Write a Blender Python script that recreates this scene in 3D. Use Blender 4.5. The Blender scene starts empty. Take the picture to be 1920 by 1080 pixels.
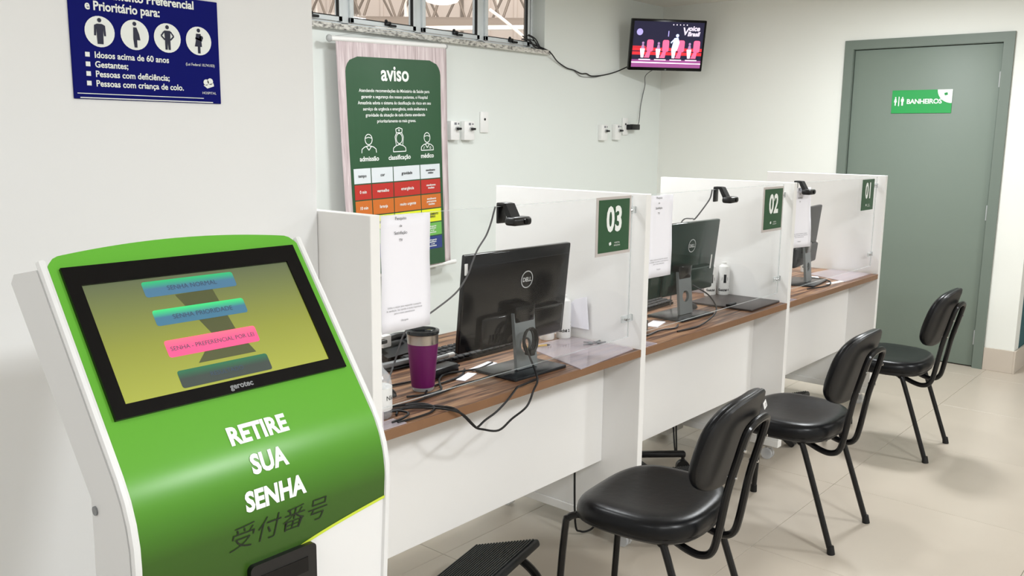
import bpy, bmesh, math, random
from math import sin, cos, pi, radians
from mathutils import Vector, Matrix, Euler
random.seed(4)
S = bpy.context.scene
COL = S.collection

# ------------------------------------------------------------------ camera
cd = bpy.data.cameras.new('camera'); cam = bpy.data.objects.new('camera', cd); COL.objects.link(cam)
FPX = 1673.63
cd.sensor_width = 36.0; cd.lens = FPX / 1920 * 36; cd.clip_start = .05
ya, pi_, ro = radians(40.4151), radians(9.6591), radians(0.6322)
fw = Vector((cos(ya)*cos(pi_), sin(ya)*cos(pi_), -sin(pi_)))
rr = Vector((sin(ya), -cos(ya), 0)); uu = rr.cross(fw)
r2 = rr*cos(ro) + uu*sin(ro); u2 = -rr*sin(ro) + uu*cos(ro)
cam.matrix_world = Matrix(((r2.x, u2.x, -fw.x, -2.9804), (r2.y, u2.y, -fw.y, -1.6187), (r2.z, u2.z, -fw.z, 1.4786), (0, 0, 0, 1)))
S.camera = cam
# ------------------------------------------------------------------ world, exposure
w = bpy.data.worlds.new('world'); S.world = w; w.use_nodes = True
w.node_tree.nodes['Background'].inputs[0].default_value = (1, .97, .93, 1)
w.node_tree.nodes['Background'].inputs[1].default_value = .35
S.view_settings.view_transform = 'Standard'; S.view_settings.look = 'None'
S.view_settings.exposure = 0.82; S.view_settings.gamma = 1; S.view_settings.use_curve_mapping = False
# unseen ceiling fittings, three added as fill: (x, y, size, power)
CEIL = 2.5
LIGHTS = [(2.05, .1, .3, 25), (-1.0, -2.6, .35, 34), (-4.3, -3.6, .5, 10), (1.7, -2.9, .4, 31), (4.7, -2.8, .5, 8), (-2.4, -2.3, .35, 15),  # last one added to brighten the wall behind the kiosk
          (.25, .95, .3, 11), (-1.05, .95, .3, 10), (-3.9, -1.0, .4, 8)]  # first two added to brighten the partition faces
def area(x, y, s, p):
    l = bpy.data.lights.new('ceiling_lamp', 'AREA'); l.shape = 'SQUARE'; l.size = s; l.energy = p; l.color = (.945, .978, 1)
    o = bpy.data.objects.new('ceiling_lamp_light', l); COL.objects.link(o); o.location = (x, y, CEIL - .05); return o
for L in LIGHTS: area(*L)
# light of the hall that shows through the window
l = bpy.data.lights.new('hall_lamp', 'AREA'); l.shape = 'RECTANGLE'; l.size = 14; l.size_y = 6; l.energy = 900; l.color = (1, .95, .9)
o = bpy.data.objects.new('hall_light', l); COL.objects.link(o); o.location = (8.5, 7.5, 6.5); o.rotation_euler = (radians(35), 0, radians(-49.6))

# ------------------------------------------------------------------ materials
def lin(c): return tuple((v/12.92 if v <= .04045 else ((v+.055)/1.055)**2.4) for v in c)
MC = {}
def mat(name, rgb, rough=.5, metal=0, spec=.5, emit=0, trans=0, ior=1.45, alpha=1, coat=0, noise=0, nscale=8, bump=0, bscale=60):
    """rgb is an sRGB 0..255 triple"""
    if name in MC: return MC[name]
    m = bpy.data.materials.new(name); m.use_nodes = True; nt = m.node_tree; b = nt.nodes['Principled BSDF']
    c = lin([v/255 for v in rgb]) + (1,)
    b.inputs['Base Color'].default_value = c; b.inputs['Roughness'].default_value = rough; b.inputs['Metallic'].default_value = metal
    b.inputs['Specular IOR Level'].default_value = spec; b.inputs['IOR'].default_value = ior
    b.inputs['Transmission Weight'].default_value = trans; b.inputs['Alpha'].default_value = alpha; b.inputs['Coat Weight'].default_value = coat
    if emit: b.inputs['Emission Color'].default_value = c; b.inputs['Emission Strength'].default_value = emit
    tc = None
    if noise or bump: tc = nt.nodes.new('ShaderNodeTexCoord')
    if noise:
        n = nt.nodes.new('ShaderNodeTexNoise'); n.inputs['Scale'].default_value = nscale; n.inputs['Detail'].default_value = 5
        nt.links.new(tc.outputs['Object'], n.inputs['Vector'])
        mx = nt.nodes.new('ShaderNodeMix'); mx.data_type = 'RGBA'
        mx.inputs[6].default_value = tuple(v*(1-noise) for v in c[:3]) + (1,); mx.inputs[7].default_value = tuple(min(1, v*(1+noise)) for v in c[:3]) + (1,)
        nt.links.new(n.outputs[0], mx.inputs[0]); nt.links.new(mx.outputs[2], b.inputs['Base Color'])
    if bump:
        n = nt.nodes.new('ShaderNodeTexNoise'); n.inputs['Scale'].default_value = bscale; n.inputs['Detail'].default_value = 4
        nt.links.new(tc.outputs['Object'], n.inputs['Vector'])
        bp = nt.nodes.new('ShaderNodeBump'); bp.inputs['Strength'].default_value = bump; bp.inputs['Distance'].default_value = .004
        nt.links.new(n.outputs[0], bp.inputs['Height']); nt.links.new(bp.outputs[0], b.inputs['Normal'])
    MC[name] = m; return m
def ramp(nt, stops):
    r = nt.nodes.new('ShaderNodeValToRGB'); e = r.color_ramp.elements
    while len(e) < len(stops): e.new(.5)
    for el, (p, c) in zip(e, stops): el.position = p; el.color = lin([v/255 for v in c]) + (1,)
    return r
def wood():
    m = mat('walnut_laminate', (140, 98, 70), .38); nt = m.node_tree; b = nt.nodes['Principled BSDF']
    tc = nt.nodes.new('ShaderNodeTexCoord'); mp = nt.nodes.new('ShaderNodeMapping'); mp.inputs['Scale'].default_value = (1.6, 26, 26)
    n = nt.nodes.new('ShaderNodeTexNoise'); n.inputs['Scale'].default_value = 2.2; n.inputs['Detail'].default_value = 7; n.inputs['Distortion'].default_value = .6
    nt.links.new(tc.outputs['Object'], mp.inputs[0]); nt.links.new(mp.outputs[0], n.inputs['Vector'])
    r = ramp(nt, [(.34, (66, 44, 34)), (.44, (108, 76, 56)), (.52, (138, 100, 74)), (.60, (166, 130, 98)), (.68, (120, 84, 62))])
    nt.links.new(n.outputs[0], r.inputs[0]); nt.links.new(r.outputs[0], b.inputs['Base Color']); return m
def granite():
    m = mat('speckled_granite', (190, 188, 180), .3); nt = m.node_tree; b = nt.nodes['Principled BSDF']
    tc = nt.nodes.new('ShaderNodeTexCoord'); mp = nt.nodes.new('ShaderNodeMapping'); mp.inputs['Scale'].default_value = (1, 2.5, 2.5)
    n = nt.nodes.new('ShaderNodeTexNoise'); n.inputs['Scale'].default_value = 38; n.inputs['Detail'].default_value = 6
    nt.links.new(tc.outputs['Object'], mp.inputs[0]); nt.links.new(mp.outputs[0], n.inputs['Vector'])
    r = ramp(nt, [(.34, (110, 108, 104)), (.43, (168, 166, 160)), (.52, (206, 204, 196)), (.7, (226, 224, 218))])
    nt.links.new(n.outputs[0], r.inputs[0]); nt.links.new(r.outputs[0], b.inputs['Base Color']); return m
def vgrad(name, stops, emit=0, rough=.3, axis='Y'):
    """colour bands along the generated coordinate of the object (printed or displayed gradient)"""
    m = mat(name, (0, 0, 0), rough); nt = m.node_tree; b = nt.nodes['Principled BSDF']
    tc = nt.nodes.new('ShaderNodeTexCoord'); sp = nt.nodes.new('ShaderNodeSeparateXYZ'); nt.links.new(tc.outputs['Generated'], sp.inputs[0])
    r = ramp(nt, stops); nt.links.new(sp.outputs[axis], r.inputs[0]); nt.links.new(r.outputs[0], b.inputs['Base Color'])
    if emit: nt.links.new(r.outputs[0], b.inputs['Emission Color']); b.inputs['Emission Strength'].default_value = emit
    return m
M_wall = mat('painted_white_wall', (236, 237, 237), .6, noise=.015, nscale=2, bump=.03, bscale=90)
M_wallb = mat('painted_offwhite_back_wall', (229, 234, 230), .6, noise=.015, nscale=2, bump=.03, bscale=90)
M_walld = mat('painted_cream_wall', (233, 234, 228), .6, noise=.015, nscale=2, bump=.03, bscale=90)
M_teal = mat('teal_paint', (30, 84, 92), .55, noise=.03)
M_ceil = mat('ceiling_paint', (226, 222, 214), .8, noise=.01)
M_tile = mat('beige_porcelain_tile', (188, 178, 164), .32, noise=.05, nscale=3.5)
M_tile2 = mat('beige_porcelain_tile_skirting', (198, 187, 174), .4, noise=.04, nscale=4)
M_grout = mat('grout', (160, 148, 134), .9)
M_white = mat('white_melamine', (242, 241, 239), .38, noise=.01)
M_wood = wood(); M_granite = granite()
M_edge = mat('walnut_edge_band', (136, 100, 72), .35, noise=.12, nscale=20)
M_door = mat('sage_green_door', (118, 130, 120), .5, noise=.02, nscale=3)
M_frame = mat('sage_green_frame', (110, 121, 112), .5)
M_dark = mat('dark_gap', (28, 32, 28), .8)
M_black = mat('black_plastic', (14, 14, 16), .35)
M_gloss = mat('gloss_black_plastic', (5, 5, 7), .2, spec=.3)
M_blackm = mat('matte_black_rubber', (12, 12, 13), .6)
M_steelb = mat('black_powder_coated_steel', (7, 7, 9), .28)
M_vinyl = mat('black_vinyl', (11, 12, 15), .32, spec=.3, bump=.12, bscale=40)
M_shell = mat('black_seat_shell', (15, 15, 17), .42)
M_alu = mat('white_aluminium', (232, 238, 240), .4)
M_chrome = mat('chrome', (200, 200, 200), .15, metal=1)
M_grey = mat('grey_plastic', (128, 130, 132), .4)
M_lgrey = mat('light_grey_plastic', (176, 178, 178), .4)
M_ivory = mat('white_plastic', (240, 240, 238), .35)
M_paper = mat('white_paper', (246, 245, 252), .7, bump=.25, bscale=9)
M_ink = mat('black_ink', (30, 30, 34), .7)
M_greyink = mat('grey_ink', (130, 130, 136), .7)
M_white_ink = mat('white_ink', (240, 244, 240), .6)
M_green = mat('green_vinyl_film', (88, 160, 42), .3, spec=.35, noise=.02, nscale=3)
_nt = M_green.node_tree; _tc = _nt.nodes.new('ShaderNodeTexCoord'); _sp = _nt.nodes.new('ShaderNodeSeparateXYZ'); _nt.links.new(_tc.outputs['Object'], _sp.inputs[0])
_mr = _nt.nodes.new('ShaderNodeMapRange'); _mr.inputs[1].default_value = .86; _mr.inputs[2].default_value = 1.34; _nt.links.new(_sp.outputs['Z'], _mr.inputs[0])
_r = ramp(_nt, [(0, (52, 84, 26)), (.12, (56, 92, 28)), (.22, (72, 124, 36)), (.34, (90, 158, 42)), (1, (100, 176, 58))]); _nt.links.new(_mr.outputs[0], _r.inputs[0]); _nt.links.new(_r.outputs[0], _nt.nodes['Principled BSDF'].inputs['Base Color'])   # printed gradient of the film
M_lime = mat('lime_edge_line', (196, 214, 60), .3)
M_kiosk = mat('kiosk_white_enamel', (226, 226, 226), .35)
M_banner = mat('banner_green_print', (44, 84, 54), .42)
M_pink = mat('banner_pale_wood_print', (214, 200, 200), .6)
def thin_clear(name, tint, base, gain, rough=.02):
    m = bpy.data.materials.new(name); m.use_nodes = True; nt = m.node_tree; nt.nodes.clear()
    out = nt.nodes.new('ShaderNodeOutputMaterial'); mx = nt.nodes.new('ShaderNodeMixShader'); tr = nt.nodes.new('ShaderNodeBsdfTransparent'); gl = nt.nodes.new('ShaderNodeBsdfGlossy')
    tr.inputs[0].default_value = (*tint, 1); gl.inputs['Roughness'].default_value = rough; gl.inputs[0].default_value = (1, 1, 1, 1)
    lw = nt.nodes.new('ShaderNodeLayerWeight'); lw.inputs[0].default_value = .5
    p = nt.nodes.new('ShaderNodeMath'); p.operation = 'POWER'; p.inputs[1].default_value = 3
    q = nt.nodes.new('ShaderNodeMath'); q.operation = 'MULTIPLY_ADD'; q.inputs[1].default_value = gain; q.inputs[2].default_value = base
    nt.links.new(lw.outputs['Facing'], p.inputs[0]); nt.links.new(p.outputs[0], q.inputs[0]); nt.links.new(q.outputs[0], mx.inputs[0])
    nt.links.new(tr.outputs[0], mx.inputs[1]); nt.links.new(gl.outputs[0], mx.inputs[2]); nt.links.new(mx.outputs[0], out.inputs[0]); MC[name] = m; return m
M_glassy = thin_clear('window_glass', (.985, .99, .99), .02, .35)
M_acr = thin_clear('clear_acrylic', (.992, .994, .994), .008, .22)
M_acre = mat('acrylic_edge', (214, 220, 220), .25, alpha=.4)
M_sheet = mat('clear_film_sheet', (226, 216, 226), .12, alpha=.42, spec=.9, coat=.6)
M_clear = mat('clear_bottle_plastic', (225, 228, 232), .08, alpha=.35, spec=.8)
M_magenta = mat('magenta_tumbler', (104, 20, 88), .42)
M_steel = mat('brushed_steel', (180, 172, 164), .28, metal=.9)
M_blue = mat('navy_sign_print', (0, 8, 104), .6, spec=.15)
M_signgreen = mat('green_sign_print', (40, 154, 78), .4)
M_monback = mat('glossy_black_monitor_back', (9, 10, 13), .12, spec=.4)
M_monback2 = mat('glossy_monitor_back_green_reflection', (14, 42, 36), .16, spec=.45)  # green reflection painted into the base colour of a dark back
M_stand = mat('grey_metal_stand', (126, 132, 134), .35, metal=.35)
M_standb = mat('dark_metal_base', (52, 55, 58), .25, metal=.5)
M_cable = mat('black_cable', (20, 20, 22), .5)
M_gcable = mat('grey_cable', (92, 92, 94), .5)
M_foot = mat('black_ribbed_plastic', (24, 27, 29), .42)

# ------------------------------------------------------------------ mesh helpers
class MB:
    def __init__(s): s.bm = bmesh.new()
    def box(s, x0, x1, y0, y1, z0, z1, bev=0, seg=2, mtx=None):
        r = bmesh.ops.create_cube(s.bm, size=1)
        vs = r['verts']
        for v in vs: v.co = Vector((x0 + (v.co.x+.5)*(x1-x0), y0 + (v.co.y+.5)*(y1-y0), z0 + (v.co.z+.5)*(z1-z0)))
        if bev:
            es = list({e for v in vs for e in v.link_edges})
            g = bmesh.ops.bevel(s.bm, geom=es, offset=bev, segments=seg, affect='EDGES', profile=.5)
            vs = list({v for f in g['faces'] for v in f.verts} | {v for v in vs if v.is_valid})
        if mtx: 
            for v in vs: v.co = mtx @ v.co
        return s
    def cyl(s, p, q, r0, r1=None, n=16):
        r1 = r0 if r1 is None else r1
        p, q = Vector(p), Vector(q); d = q - p
        m = Matrix.Translation((p+q)/2) @ d.to_track_quat('Z', 'Y').to_matrix().to_4x4()
        bmesh.ops.create_cone(s.bm, cap_ends=True, segments=n, radius1=r0, radius2=r1, depth=d.length, matrix=m); return s
    def ball(s, c, r, sc=(1, 1, 1), n=12):
        bmesh.ops.create_uvsphere(s.bm, u_segments=n, v_segments=max(6, n//2+2), radius=r, matrix=Matrix.Translation(c) @ Matrix.Diagonal((*sc, 1))); return s
    def tube(s, pts, r, n=8, smooth=True, closed=False, sub=5):
        P = [Vector(p) for p in pts]
        if smooth and len(P) > 2: P = spline(P, sub)
        rings = []; up = None
        for i, p in enumerate(P):
            t = (P[min(i+1, len(P)-1)] - P[max(i-1, 0)]).normalized()
            if up is None:
                up = t.orthogonal().normalized()
            else:
                up = (up - t*up.dot(t)); up = up.normalized() if up.length > 1e-6 else t.orthogonal().normalized()
            b = t.cross(up)
            rings.append([s.bm.verts.new(p + (up*cos(a) + b*sin(a))*r) for a in [2*pi*k/n for k in range(n)]])
        for A, B in zip(rings, rings[1:]):
            for k in range(n): s.bm.faces.new((A[k], A[(k+1) % n], B[(k+1) % n], B[k]))
        s.bm.faces.new(rings[0][::-1]); s.bm.faces.new(rings[-1]); return s
    def lathe(s, prof, c=(0, 0, 0), n=24, mtx=None):
        c = Vector(c); rings = []
        for r, z in prof:
            ring = [Vector((r*cos(2*pi*k/n), r*sin(2*pi*k/n), z)) for k in range(n)]
            rings.append([s.bm.verts.new((mtx @ v if mtx else v) + c) for v in ring])
        for A, B in zip(rings, rings[1:]):
            for k in range(n): s.bm.faces.new((A[k], A[(k+1) % n], B[(k+1) % n], B[k]))
        if prof[0][0] > 1e-5: s.bm.faces.new(rings[0][::-1])
        if prof[-1][0] > 1e-5: s.bm.faces.new(rings[-1])
        return s
    def prism(s, poly, axis, a, b):
        """poly in the two other axes, extruded along axis from a to b"""
        def P(u, v, t): return {'x': (t, u, v), 'y': (u, t, v), 'z': (u, v, t)}[axis]
        A = [s.bm.verts.new(P(u, v, a)) for u, v in poly]; B = [s.bm.verts.new(P(u, v, b)) for u, v in poly]
        n = len(poly)
        s.bm.faces.new(A); s.bm.faces.new(B[::-1])
        for i in range(n): s.bm.faces.new((A[i], B[i], B[(i+1) % n], A[(i+1) % n]))
        return s
    def bevel(s, w, seg=2, ang=30):
        es = [e for e in s.bm.edges if len(e.link_faces) == 2 and e.calc_face_angle(0) > radians(ang)]
        bmesh.ops.bevel(s.bm, geom=es, offset=w, segments=seg, affect='EDGES', profile=.5); return s
    def xf(s, m): bmesh.ops.transform(s.bm, matrix=m, verts=s.bm.verts); return s
    def build(s, name, m, parent=None, smooth=True, loc=None, rot=None):
        bmesh.ops.recalc_face_normals(s.bm, faces=s.bm.faces)
        me = bpy.data.meshes.new(name); s.bm.to_mesh(me); s.bm.free()
        if smooth:
            for p in me.polygons: p.use_smooth = True
            try: me.set_sharp_from_angle(angle=radians(35))
            except Exception: pass
        me.materials.append(m)
        o = bpy.data.objects.new(name, me); COL.objects.link(o)
        if parent: o.parent = parent
        if loc: o.location = loc
        if rot: o.rotation_euler = rot
        return o
def spline(P, sub=5):
    out = []
    for i in range(len(P)-1):
        p0 = P[i-1] if i else P[0]*2 - P[1]; p1 = P[i]; p2 = P[i+1]; p3 = P[i+2] if i+2 < len(P) else P[-1]*2 - P[-2]
        for k in range(sub):
            t = k/sub
            out.append(.5*((2*p1) + (p2-p0)*t + (2*p0-5*p1+4*p2-p3)*t*t + (3*p1-p0-3*p2+p3)*t*t*t))
    out.append(P[-1]); return out
def rrect(x0, x1, y0, y1, r, n=6, rs=None):
    rs = rs or (r, r, r, r); out = []   # corner order: bl, br, tr, tl
    for (cx, cy, a0, q) in ((x0, y0, pi, rs[0]), (x1, y0, 1.5*pi, rs[1]), (x1, y1, 0, rs[2]), (x0, y1, .5*pi, rs[3])):
        if q <= 0: out.append((cx, cy)); continue
        ox = cx + q*(1 if cx == x0 else -1); oy = cy + q*(1 if cy == y0 else -1)
        for k in range(n+1):
            a = a0 + k*(pi/2)/n; out.append((ox + q*cos(a), oy + q*sin(a)))
    return out
def circ(cx, cy, r, n=24, ry=None): return [(cx + r*cos(2*pi*k/n), cy + (ry or r)*sin(2*pi*k/n)) for k in range(n)]
def thing(name, label, cat, loc=(0, 0, 0), rot=(0, 0, 0), group=None):
    o = bpy.data.objects.new(name, None); COL.objects.link(o); o.location = loc; o.rotation_euler = rot; o.empty_display_size = .1
    o['label'] = label; o['category'] = cat
    if group: o['group'] = group
    return o
def tag(o, label, cat, group=None):
    o['label'] = label; o['category'] = cat
    if group: o['group'] = group
    return o
def struct(o): o['kind'] = 'structure'; return o
def sroot(name, loc=(0, 0, 0)):
    o = bpy.data.objects.new(name, None); COL.objects.link(o); o.location = loc; return struct(o)
def copy_tree(o, parent=None):
    c = o.copy(); COL.objects.link(c); c.parent = parent
    for ch in [k for k in bpy.data.objects if k.parent == o and k != c]: copy_tree(ch, c)
    return c
def textverts(s, size, align='CENTER', bold=0, shear=0, xs=1, spacing=1):
    cu = bpy.data.curves.new('lettering', 'FONT'); cu.body = s; cu.size = size; cu.align_x = align; cu.offset = bold; cu.shear = shear
    cu.space_character = spacing; cu.resolution_u = 3; cu.fill_mode = 'FRONT'
    ob = bpy.data.objects.new('lettering_tmp', cu); COL.objects.link(ob)
    dg = bpy.context.evaluated_depsgraph_get(); me = bpy.data.meshes.new_from_object(ob.evaluated_get(dg))
    V = [(v.co.x*xs, v.co.y) for v in me.vertices]; F = [tuple(p.vertices) for p in me.polygons]
    bpy.data.objects.remove(ob); bpy.data.curves.remove(cu); bpy.data.meshes.remove(me)
    return V, F
class Flat:
    """flat print collected in (u, v) and mapped by fn(u, v) -> xyz"""
    def __init__(s, fn): s.fn = fn; s.V = []; s.F = []
    def poly(s, pts): n = len(s.V); s.V += [s.fn(u, v) for u, v in pts]; s.F.append(tuple(range(n, n+len(pts)))); return s
    def rect(s, u0, u1, v0, v1): return s.poly([(u0, v0), (u1, v0), (u1, v1), (u0, v1)])
    def text(s, t, u, v, size, **k):
        V, F = textverts(t, size, **k); n = len(s.V); s.V += [s.fn(u+a, v+b) for a, b in V]; s.F += [tuple(i+n for i in f) for f in F]; return s
    def line(s, pts, wd):
        for (a, b), (c, d) in zip(pts, pts[1:]):
            L = math.hypot(c-a, d-b) or 1; nx, ny = -(d-b)/L*wd/2, (c-a)/L*wd/2
            s.poly([(a+nx, b+ny), (a-nx, b-ny), (c-nx, d-ny), (c+nx, d+ny)])
        return s
    def ring(s, cx, cy, r, wd, a0=0, a1=2*pi, n=20, ry=None):
        ry = ry or r; return s.line([(cx + r*cos(a0+(a1-a0)*k/n), cy + ry*sin(a0+(a1-a0)*k/n)) for k in range(n+1)], wd)
    def build(s, name, m, parent, label=None):
        me = bpy.data.meshes.new(name); me.from_pydata(s.V, [], s.F); me.update(); me.materials.append(m)
        o = bpy.data.objects.new(name, me); COL.objects.link(o); o.parent = parent
        if label: o['label'] = label
        return o
def front(y=0, ox=0, oz=0): return lambda u, v: (ox+u, y, oz+v)      # print on a face that looks to -y
def xface(x=0): return lambda u, v: (x, -u, v)                       # print on a face that looks to -x

# ------------------------------------------------------------------ the room
XD, YB, YS, XP = 3.3845, 2.253, .2, -1.60
XA, XB, XC, XE = -1.567, -.3512, .8634, 2.061
DT = .031; H = 1.2895; DEP = .681
# floor: base slab with porcelain tiles
fl = struct(MB().box(-6, 7.2, -5.2, 2.6, -.12, -.012).build('floor', M_grout))
TS = .8; tm = MB().box(-TS/2+.0008, TS/2-.0008, -TS/2+.0008, TS/2-.0008, -.012, 0, bev=.0008, seg=1)
t0 = tm.build('floor_tile', M_tile, fl, smooth=False); first = True
for i in range(-8, 9):
    for j in range(-7, 3):
        x, y = -.055 + (i+.5)*TS, -.3 + (j+.5)*TS
        if x < -6 or x > 7.2 or y < -5.2 or y > 2.25: continue
        o = t0 if first else t0.copy()
        if not first: COL.objects.link(o)
        first = False; o.location = (x, y, 0); o.parent = fl
struct(MB().box(-6, 7.2, -5.2, 2.253, CEIL, CEIL+.1).build('ceiling', M_ceil))
# back wall with the window opening
WX0, WX1, WZ0, WZ1 = -.95, 1.875, 2.05, 2.44
wb = MB()
wb.box(-1.6, WX0, YB, YB+.16, 0, CEIL); wb.box(WX1, XD+.12, YB, YB+.16, 0, CEIL)
wb.box(WX0, WX1, YB, YB+.16, 0, WZ0-.03); wb.box(WX0, WX1, YB, YB+.16, WZ1, CEIL)
struct(wb.build('wall_back', M_wallb, smooth=False))
struct(MB().box(-6, XP, YS, YS+.14, 0, CEIL).box(XP-.14, XP, YS+.14, YB+.16, 0, CEIL).build('wall_left', M_wall, smooth=False))
# door wall with opening
DY0, DY1, DZ = -.213, .714, 2.09
wd = MB()
wd.box(XD, XD+.12, -.45, DY0-.03, 0, CEIL); wd.box(XD, XD+.12, DY1+.03, YB, 0, CEIL); wd.box(XD, XD+.12, DY0-.03, DY1+.03, DZ+.03, CEIL)
struct(wd.build('wall_right', M_walld, smooth=False))
struct(MB().box(XD+.12, 7.1, -.45, -.33, 0, CEIL).build('wall_hallway', M_teal, smooth=False))
struct(MB().box(7.1, 7.2, -5.2, -.33, 0, CEIL).build('wall_far', M_walld, smooth=False))
struct(MB().box(-6, 7.2, -5.3, -5.2, 0, CEIL).build('wall_front', M_wall, smooth=False))
struct(MB().box(-6.1, -6, -5.2, .34, 0, CEIL).build('wall_behind', M_wall, smooth=False))
# skirting tiles
bs = sroot('baseboard_right')
MB().box(XD-.012, XD, -.452, -.276, 0, .148, bev=.0015, seg=1).build('skirting_tile', M_tile2, bs)
MB().box(XD-.012, XD, .785, 1.5, 0, .148, bev=.0015, seg=1).build('skirting_tile', M_tile2, bs)
MB().box(XD-.012, XD, 1.502, 2.25, 0, .148, bev=.0015, seg=1).build('skirting_tile', M_tile2, bs)
bs = sroot('baseboard_hallway')
for k in range(5): MB().box(XD-.012+.001+k*.75, XD-.013+(k+1)*.75, -.464, -.452, 0, .148, bev=.0015, seg=1).build('skirting_tile', M_tile2, bs)
bs = sroot('baseboard_back')
for k in range(6): MB().box(-1.59+k*.8+.001, min(-1.59+(k+1)*.8, XD-.014)-.001, YB-.012, YB, 0, .10, bev=.0015, seg=1).build('skirting_tile', M_tile2, bs)
# door
d1 = sroot('door_1', (XD, 0, 0))
MB().box(.006, .046, DY0+.004, DY1-.004, .008, DZ-.004, bev=.002).build('door_leaf', M_door, d1)
for nm, a in (('door_jamb', (-.012, .12, DY1, DY1+.03, 0, DZ+.03)), ('door_jamb', (-.012, .12, DY0-.03, DY0, 0, DZ+.03)), ('door_head', (-.012, .12, DY0, DY1, DZ, DZ+.03))):
    MB().box(*a).build(nm, M_frame, d1, smooth=False)
FW = .063
MB().prism([(DY1+.003, 0), (DY1+FW, 0), (DY1+FW, DZ+FW), (DY1+.003, DZ+.003)], 'x', -.018, 0).bevel(.002, 1).build('architrave', M_frame, d1)
MB().prism([(DY0-FW, 0), (DY0-.003, 0), (DY0-.003, DZ+.003), (DY0-FW, DZ+FW)], 'x', -.018, 0).bevel(.002, 1).build('architrave', M_frame, d1)
MB().prism([(DY0-.003, DZ+.003), (DY1+.003, DZ+.003), (DY1+FW, DZ+FW), (DY0-FW, DZ+FW)], 'x', -.018, 0).bevel(.002, 1).build('architrave', M_frame, d1)
MB().box(.048, .06, DY0, DY1, 0, DZ).build('gap_backing', M_dark, d1, smooth=False)  # near-black sheet behind the leaf, shade of the door gaps put into its colour
for hz in (1.86, 1.02, .2):
    MB().cyl((-.004, DY0+.002, hz-.045), (-.004, DY0+.002, hz+.045), .006, n=10).ball((-.004, DY0+.002, hz+.047), .006).build('hinge', M_lgrey, d1)
# door sign
ds = thing('restroom_sign', 'green rectangular BANHEIROS sign with white restroom figures on the grey-green door', 'sign', (XD+.005, .25, 1.734))
MB().box(-.004, 0, -.19, .19, -.076, .076, bev=.001, seg=1).build('sign_plate', M_signgreen, ds)
F = Flat(xface(-.0052))
q = [(.19, .076), (.098, .076)] + [(.19-.092*cos(a), .076-.088*sin(a)) for a in [k*pi/2/10 for k in range(1, 11)]]
F.poly(q[::-1]).build('corner_panel', M_white_ink, ds)
F = Flat(xface(-.0056)); F.text('BANHEIROS', .018, -.013, .043, bold=.0012, spacing=.95)
def person_icon(F, x, y, h, skirt=False):
    F.poly(circ(x, y+h*.44, h*.085, 12))
    if skirt: F.poly([(x-h*.08, y+h*.33), (x-h*.17, y-h*.08), (x-h*.07, y-h*.08), (x-h*.06, y-h*.46), (x+h*.06, y-h*.46), (x+h*.07, y-h*.08), (x+h*.17, y-h*.08), (x+h*.08, y+h*.33)])
    else: F.poly([(x-h*.15, y+h*.33), (x-h*.17, y), (x-h*.1, y), (x-h*.09, y-h*.46), (x+h*.09, y-h*.46), (x+h*.1, y), (x+h*.17, y), (x+h*.15, y+h*.33)])
person_icon(F, -.165, .002, .058, True); F.rect(-.146, -.14, -.028, .034); person_icon(F, -.12, .002, .058)
F.build('lettering', M_white_ink, ds)
def emblem(F, x, y, s):
    F.poly(circ(x-s*.3, y+s*.2, s*.3, 10)); F.poly(circ(x+s*.15, y+s*.3, s*.32, 10)); F.poly([(x-s*.6, y-s*.1), (x+s*.5, y+s*.15), (x+s*.55, y-s*.15), (x-s*.2, y-s*.4)])
F = Flat(xface(-.0060)); emblem(F, .152, .045, .02); F.build('emblem', M_signgreen, ds)

# window
wn = sroot('window_1', (0, 0, 0))
MB().box(WX0-.02, WX1+.027, YB-.035, YB+.16, 2.02, 2.05, bev=.003).build('window_sill', M_granite, wn)
FY = 2.375
fr = MB().box(WX0, WX1, FY-.02, FY+.03, 2.05, 2.078, bev=.002).box(WX0, WX1, FY-.02, FY+.03, 2.415, WZ1, bev=.002)
for x in (WX0, WX1-.022): fr.box(x, x+.022, FY-.02, FY+.03, 2.05, WZ1, bev=.002)
mull = [-.855, -.31, .232, .778, 1.33, 1.853]
for x in mull[1:-1]: fr.box(x-.004, x+.05, FY-.02, FY+.03, 2.07, 2.43, bev=.002)
fr.build('window_frame', M_alu, wn)
MB().box(WX1-.05, WX1-.026, FY-.012, FY+.02, 2.06, 2.43).build('dark_side_strip', mat('brown_frame_strip', (104, 92, 80), .6), wn)
M_seal = mat('black_window_seal', (26, 26, 26), .6)
for a, b in zip(mull, mull[1:]):
    x0, x1 = a+.05, b-.004
    if b == mull[-1]: x1 = WX1-.052
    sa = MB()
    for q in ((x0, x1, 2.08, 2.108), (x0, x1, 2.388, 2.41), (x0, x0+.026, 2.08, 2.41), (x1-.026, x1, 2.08, 2.41)):
        sa.box(q[0], q[1], FY-.035, FY-.012, q[2], q[3], bev=.002)
    s_ = sa.build('sash', M_alu, wn)
    MB().box(x0+.026, x1-.026, FY-.026, FY-.022, 2.108, 2.388).build('pane', M_glassy, s_, smooth=False)
    MB().box(x1-.032, x1-.024, FY-.037, FY-.02, 2.106, 2.39).box(x0+.024, x1-.024, FY-.037, FY-.03, 2.104, 2.109).build('seal', M_seal, s_, smooth=False)
    xm = (x0+x1)/2+.02
    MB().box(xm-.022, xm+.02, FY-.05, FY-.035, 2.088, 2.112, bev=.004).box(xm+.0, xm+.05, FY-.062, FY-.048, 2.082, 2.096, bev=.004).ball((xm-.02, FY-.05, 2.112), .009).build('latch', M_black, s_)
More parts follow.
